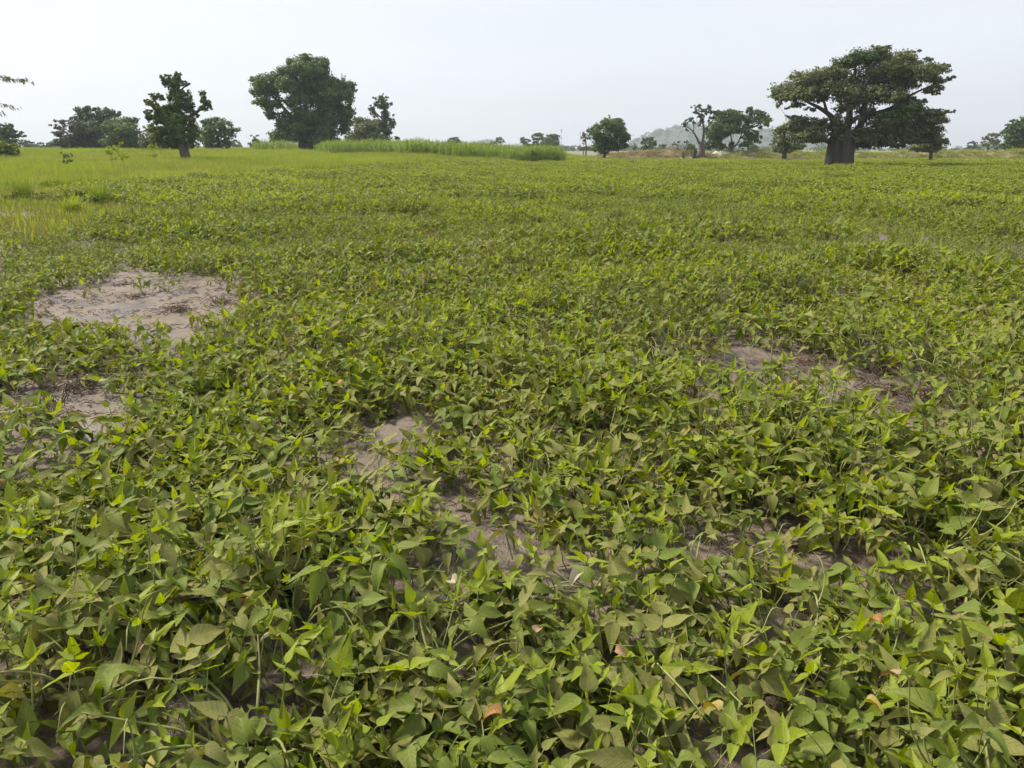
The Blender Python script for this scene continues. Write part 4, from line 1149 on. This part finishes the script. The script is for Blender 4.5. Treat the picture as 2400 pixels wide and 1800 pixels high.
tree("far_tree", "tiny dark tree left of the open-crowned tree", T6, 260, (1280, 810), [(1280, 816, 10), (1280, 790, 6)], [], [(1280, 775, 36, 18), (1250, 795, 40, 16), (1300, 790, 30, 18)], .5, 2.3, ('c_dark',), 'bark', 140)
tree("far_tree", "low rounded far tree just right of the baobab", T6, 300, (560, 810), [(560, 816, 12), (560, 790, 8)], [], [(560, 750, 60, 22), (560, 785, 80, 26), (740, 800, 80, 16)], .6, 2.3, ('c_mid',), 'bark', 141)
# boughs hanging into the picture from a tree outside it
rng_ = np.random.default_rng(142)
root = tree("feathery_tree", "feathery drooping twigs reaching in at the left edge, tree outside the picture", TL, 26, (-620, 1400),
     [(-620, 1480, 70), (-615, 1200, 60), (-590, 850, 50), (-570, 500, 40)],
     [[(-580, 620, 34), (-400, 300, 24), (-150, 150, 12), (0, 185, 7), (150, 215, 5), (300, 228, 3), (370, 235, 2)], [(-590, 800, 30), (-380, 620, 20), (-120, 560, 10), (20, 570, 5), (100, 600, 3), (160, 645, 2)],
      [(-590, 850, 26), (-380, 760, 14), (-120, 700, 7), (5, 700, 4), (40, 715, 2)], [(-570, 520, 30), (-560, 200, 18), (-500, -60, 8)]],
     [(-500, 0, 160, 110), (-620, 200, 180, 120), (-400, 200, 140, 80), (-700, 500, 160, 120), (-430, 480, 120, 70), (-620, 700, 150, 80), (-300, 640, 80, 40)], .14, 1.6, ('c_olive',), 'bark', 142, twigs=True)
g = Geo()
kk = TL[2] * S24 / F1024 * 26
b0 = np.array(root.location)
for path, n, ln in (([(-80, 160), (0, 180), (150, 215), (300, 228), (380, 240)], 120, 60), ([(-80, 560), (20, 570), (100, 600), (160, 650)], 34, 55), ([(-60, 700), (5, 700), (35, 712)], 16, 60)):
    pp = np.array(path, float)
    for i in range(n):
        s = rng_.uniform(0, len(pp) - 1.001); j = int(s); f_ = s - j
        x, y = pp[j] * (1 - f_) + pp[j + 1] * f_
        x += rng_.normal(0, 8); y += rng_.normal(-4, 14)
        q = at(x * TL[2] + TL[0], y * TL[2] + TL[1], 26) - b0
        q[1] += rng_.normal(0, .25)
        az = rng_.uniform(-.9, .9); l_ = ln * kk * rng_.uniform(.6, 1.2)
        leaflet(g, q, az, rng_.uniform(-1.4, -.4), rng_.uniform(-1, 1), l_, l_ * .17, .3, -.3, 0, 3, 0, rng_.uniform(), rng_)
link("twig_leaves", g.mesh("twig_leaves", [M['c_olive']]), root)["kind"] = "stuff"

# weeds standing in the meadow
def weed(u, v, Yd, h, label, seed, leaf=.12, mats='c_light'):
    rng = np.random.default_rng(seed)
    q = at(u, v, Yd); z0 = float(terrain(q[0], Yd))
    root = link("tall_weed", None, None, (q[0], Yd, z0))
    tag(root, label, "weed", "tall weeds in the meadow")
    P, R = smooth_path([(0, 0, -.05), (.04, 0, h * .5), (rng.uniform(-.1, .1), 0, h * .95)], [.018, .013, .006], 4)
    link("stem", tube(P, R, 5).mesh("stem", [M['stem']]), root)
    bl = [(np.array([rng.normal(0, .16), rng.normal(0, .16), h * rng.uniform(.55, 1)]), .16, .16, .10, 0) for _ in range(9)]
    link("leaves", crown_geo(bl, rng, leaf, .9).mesh("leaves", [M[mats]], False), root)["kind"] = "stuff"
weed(284, 350, 44, 1.75, "tall leafy weed with a spreading top in the meadow grass", 201, .11, 'fresh')
weed(258, 352, 46, 1.6, "shorter weed left of the spreading leafy weed", 202, .10, 'fresh')
weed(359, 353, 50, 1.6, "single yellow green weed left of the lopped tree's trunk", 203, .12, 'fresh')
weed(153, 357, 45, 1.35, "thin dark weed in the meadow at the left", 204, .10, 'c_mid')
weed(600, 345, 100, 2.2, "leafy stalk at the left end of the maize", 205, .2)
weed(1252, 372, 88, 1.3, "lone leafy stalk before the right part of the maize", 206, .16)
# shrub at left edge
tree("edge_shrub", "bright green leafy shrub at the left edge of the meadow", T1, 72, (60, 1085), [(60, 1110, 4), (60, 1050, 3)], [], [(20, 950, 60, 30), (100, 970, 60, 30), (30, 1010, 90, 40), (120, 1020, 60, 36), (50, 1060, 110, 40), (-60, 1000, 80, 60), (150, 1000, 30, 20)], .20, 2.2, ('c_light', 'c_mid'), 'bark', 207, cat="shrub")
DK = [((160, 432), .5, "dark leafy bush where crop and meadow meet"), ((195, 438), .42, "dark low bush right beside it at the crop's corner"), ((50, 430), .5, "grey green bush behind the big arching tuft"), ((115, 432), .4, "small pale bush at the meadow's front edge"), ((290, 470), .32, "lone dark bush at the front of the short grass")]
for i, ((u, v), h, lab) in enumerate(DK):
    q = ground_at(u * D22 if i < 4 else u, v * D22 if i < 4 else v, .1)
    rng = np.random.default_rng(300 + i)
    root = link("leafy_bush", None, None, (q[0], q[1], 0)); tag(root, lab, "bush", "bushes at the crop's edge")
    g = Geo()
    for k in range(5):
        th = rng.uniform(0, 6.28); tube([(0, 0, -.02), (.12 * math.cos(th), .12 * math.sin(th), h * .5), (.3 * math.cos(th), .3 * math.sin(th), h * .85)], [.008, .006, .003], 4, 0, g)
    link("stem", g.mesh("stem", [M['stem']]), root)
    bl = [(np.array([rng.normal(0, .24), rng.normal(0, .2), h * .6 * rng.uniform(.2, .95)]), .22, .2, .11, 0) for _ in range(9)]
    link("leaves", crown_geo(bl, rng, .085, 1.2).mesh("leaves", [M['green'] if i != 3 else M['dusty']], False), root)["kind"] = "stuff"

# ------------------------------------------------------------------ stumps in the crop, pale heaps on the bank
def stump(u, v, Yd, h, r, label, seed, spikes):
    rng = np.random.default_rng(seed)
    q = at(u, v, Yd)
    root = link("tree_stump", None, None, (q[0], Yd, 0)); tag(root, label, "stump", "stumps before the bank")
    P, R = smooth_path([(0, 0, -.1), (.03, 0, h * .4), (.02, 0, h * .75), (.08, 0, h)], [r * 1.2, r, r * .7, r * .1], 4)
    link("stub", tube(P, R, 10, 0, None, (.10, 5)).mesh("stub", [M['charred']]), root)
    for (dx, hh, rr) in spikes:
        P, R = smooth_path([(dx * .4, .05, -.05), (dx * .8, .05, hh * .5), (dx * 1.2, .05, hh)], [rr, rr * .8, rr * .2], 3)
        link("broken_limb", tube(P, R, 7).mesh("broken_limb", [M['charred']]), root)
    P, R = smooth_path([(-r, -.1, .12), (-r * 1.8, -.15, .3), (-r * 2.6, -.1, .28)], [.14, .16, .05], 3)
    link("split_wood", tube(P, R, 7).mesh("split_wood", [M['palewood']]), root)
M['charred'] = plain_mat("charred_wood", (.03, .027, .027), (.09, .08, .075), 6, .95, .6, 12)
M['palewood'] = plain_mat("split_pale_wood", (.42, .32, .22), (.55, .45, .34), 5, .8, .4, 12)
stump(1626, 376, 112, 1.75, .26, "dark pointed stump with pale split wood before the bare tree", 401, [(.3, .9, .10), (.75, 1.2, .16), (-.3, .8, .08)])
stump(1600, 369, 114, 1.25, .14, "small dark stump left of the pointed one", 402, [(.25, .8, .06), (-.25, .75, .06)])
M['heap'] = plain_mat("pale_heap", (.52, .45, .33), (.68, .62, .50), 3, .9, .5, 6)
for (u, v, wd, h, lab) in ((1680, 357, .8, .55, "small pale heap on the bank, left one of the pair"), (1695, 357, 1.3, .6, "wider pale heap on the bank, right one of the pair"), (1737, 356, .7, .5, "lone pale heap on the bank beyond the spreading tree"), (1828, 354, .5, .75, "pale slab leaning left of the baobab's trunk")):
    rng = np.random.default_rng(int(u))
    q = at(u, v, 123.0)
    V = []
    for i in range(7):
        for k in range(12):
            th = k / 12 * 6.283; e = math.cos(i / 6 * 1.5)
            V.append((math.cos(th) * e * wd * rng.uniform(.8, 1.2), math.sin(th) * e * wd * .7, math.sin(i / 6 * 1.5) * h * rng.uniform(.85, 1.15)))
    F = [(i * 12 + k, i * 12 + (k + 1) % 12, (i + 1) * 12 + (k + 1) % 12, (i + 1) * 12 + k) for i in range(6) for k in range(12)]
    g = Geo(); g.add(V, F)
    tag(link("pale_heap", g.mesh("pale_heap", [M['heap']]), None, (q[0], 123.0, q[2] - h * .75)), lab, "heap", "pale heaps on the bank")

# ------------------------------------------------------------------ hills, far tree belt, masts
M['hill'] = plain_mat("scrubby_hillside", (.030, .046, .030), (.065, .070, .045), .02, .95, 0)
def hill(name, Yd, ridge, thick, label, seed):
    rng = np.random.default_rng(seed)
    us = np.linspace(ridge[0][0], ridge[-1][0], 150)
    vs = np.interp(us, [q[0] for q in ridge], [q[1] for q in ridge])
    top = [at(u, v, Yd) for u, v in zip(us, vs)]
    pr = np.linspace(-1, 1, 25)
    V = []
    for i, q in enumerate(top):
        hz = max(0, q[2])
        for p_ in pr:
            s = 1 - abs(p_)
            nn = vnoise(np.array(q[0] * .03), np.array(p_ * 5), seed) - .5
            V.append((q[0] * (1 + p_ * thick / Yd * .0), q[1] + p_ * thick + thick * .0, hz * (s ** .85) * (1 + .22 * float(nn) * (1 if abs(p_) > .05 else .3)) - .5))
    n = len(pr)
    F = [(i * n + k, (i + 1) * n + k, (i + 1) * n + k + 1, i * n + k + 1) for i in range(len(us) - 1) for k in range(n - 1)]
    g = Geo(); g.add(V, F)
    ho = link(name, g.mesh(name, [M['hill']])); tag(ho, label, None, None, 'structure')
    # scrub on the slope that faces the field and on the ridge
    bl = []
    Va = np.array(V).reshape(len(us), n, 3)
    for k in range(int(26 * len(us) / 10)):
        i = rng.integers(0, len(us)); j = rng.integers(0, n // 2 + 1) if rng.uniform() < .75 else n // 2
        c_ = Va[i, j]
        if c_[2] < 3: continue
        r = rng.uniform(2.0, 4.6) * Yd / 1500
        bl.append((c_ + [rng.uniform(-4, 4), 0, r * .4], r * 1.3, r * 1.2, r, 0))
    if bl:
        so = link("hill_scrub", crown_geo(bl, rng, 1.9 * Yd / 1500, 1.4).mesh("hill_scrub", [M['c_mid']], False))
        tag(so, "scrub and low trees over " + label, "scrub", None, 'stuff')
hill("hill", 1500, [(1440, 352), (1478, 340), (1490, 332), (1500, 326), (1520, 316), (1540, 310), (1565, 303), (1590, 299), (1620, 296), (1660, 300), (1700, 304), (1740, 308), (1780, 308), (1815, 306), (1850, 310), (1900, 322), (1960, 340), (2000, 350)], 260, "the long wooded hill behind the bare lopped tree", 3)
hill("hill", 2000, [(1005, 350), (1035, 342), (1060, 338), (1075, 334), (1085, 336), (1097, 348)], 160, "the small far hill left above the maize", 4)
hill("hill", 1900, [(1095, 348), (1110, 342), (1125, 337), (1140, 334), (1155, 336), (1170, 346)], 160, "the low far hill right above the maize", 5)
rng = np.random.default_rng(77)
bl = []
for k in range(900):
    Yd = rng.uniform(480, 800)
    x = rng.uniform(-.85, .85) * Yd
    if -.10 < x / Yd < .09 and rng.uniform() < .6:
        continue
    nn = float(vnoise(np.array(x * .02), np.array(1.0), 31))
    if nn < .35: continue
    r = rng.uniform(1.0, 2.3) * (.5 + nn)
    bl.append((np.array([x, Yd, r * .8]), r * 2.2, r * 1.5, r, 0))
tag(link("far_woodland", crown_geo(bl, rng, 1.1, 1.5).mesh("far_woodland", [M['c_mid']], False)), "hazy belt of far woodland along the skyline", "woodland", None, 'stuff')

M['mast_w'] = plain_mat("mast_white", (.6, .6, .6), (.7, .7, .7), 1, .6)
M['mast_r'] = plain_mat("mast_red", (.42, .10, .08), (.48, .13, .1), 1, .6)
def mast(u, v0, v1, Yd, label):
    top = at(u, v0, Yd); bot = at(u, v1, Yd); z0 = max(0.0, bot[2]) if v1 < 345 else 0.0
    root = link("radio_mast", None, None, (top[0], Yd, z0)); tag(root, label, "mast", "masts on the skyline")
    H = top[2] - z0; r0 = H * .022 + .25
    for s in range(6):
        g = Geo(); a, b = H * .86 * s / 6, H * .86 * (s + 1) / 6
        ra, rb = r0 * (1 - .12 * s), r0 * (1 - .12 * (s + 1))
        for k in range(3):
            th = k * 2.094; th2 = th + 2.094
            A = (math.cos(th) * ra, math.sin(th) * ra, a); B = (math.cos(th) * rb, math.sin(th) * rb, b); Cc = (math.cos(th2) * rb, math.sin(th2) * rb, b); D_ = (math.cos(th2) * ra, math.sin(th2) * ra, a)
            tube([A, B], [.13, .13], 4, 0, g); tube([A, Cc], [.06, .06], 4, 0, g); tube([D_, B], [.06, .06], 4, 0, g); tube([B, Cc], [.06, .06], 4, 0, g)
        link("lattice_section", g.mesh("lattice_section", [M['mast_r'] if s % 2 else M['mast_w']]), root)
    link("antenna", tube([(0, 0, H * .84), (0, 0, H)], [.10, .06], 6).mesh("antenna", [M['mast_w']]), root)
    g = Geo()
    for k in range(3):
        th = k * 2.094 + .5; tube([(math.cos(th) * .5, math.sin(th) * .5, H * .82), (math.cos(th) * .5, math.sin(th) * .5, H * .88)], [.28, .28], 6, 0, g)
    link("dish_cluster", g.mesh("dish_cluster", [M['mast_r']]), root)
mast(1316, 297, 352, 900, "tall slim lattice mast right of the three far trees")
mast(1360, 304, 352, 1050, "thinner mast just left of the round-crowned tree")
mast(1485, 313, 336, 1500, "short mast on the left slope of the hill")

# ------------------------------------------------------------------ haze
m, t = mat("haze_air")
o_ = N(t, "OutputMaterial"); pv = N(t, "ShaderNodeVolumePrincipled"[10:])
pv.inputs["Color"].default_value = (.80, .90, 1.0, 1)
pv.inputs["Density"].default_value = .00034
pv.inputs["Anisotropy"].default_value = .2
L(t, pv.outputs[0], o_.inputs["Volume"])
x0, x1, y0, y1, z0, z1 = -2700, 2700, -320, 2700, -3, 110
V = [(x, y, z) for z in (z0, z1) for x, y in ((x0, y0), (x1, y0), (x1, y1), (x0, y1))]
F = [(0, 3, 2, 1), (4, 5, 6, 7), (0, 1, 5, 4), (1, 2, 6, 5), (2, 3, 7, 6), (3, 0, 4, 7)]
g = Geo(); g.add(V, F)
tag(link("haze", g.mesh("haze", [m], False)), "thin pale haze in the air over the fields", None, None, 'stuff')
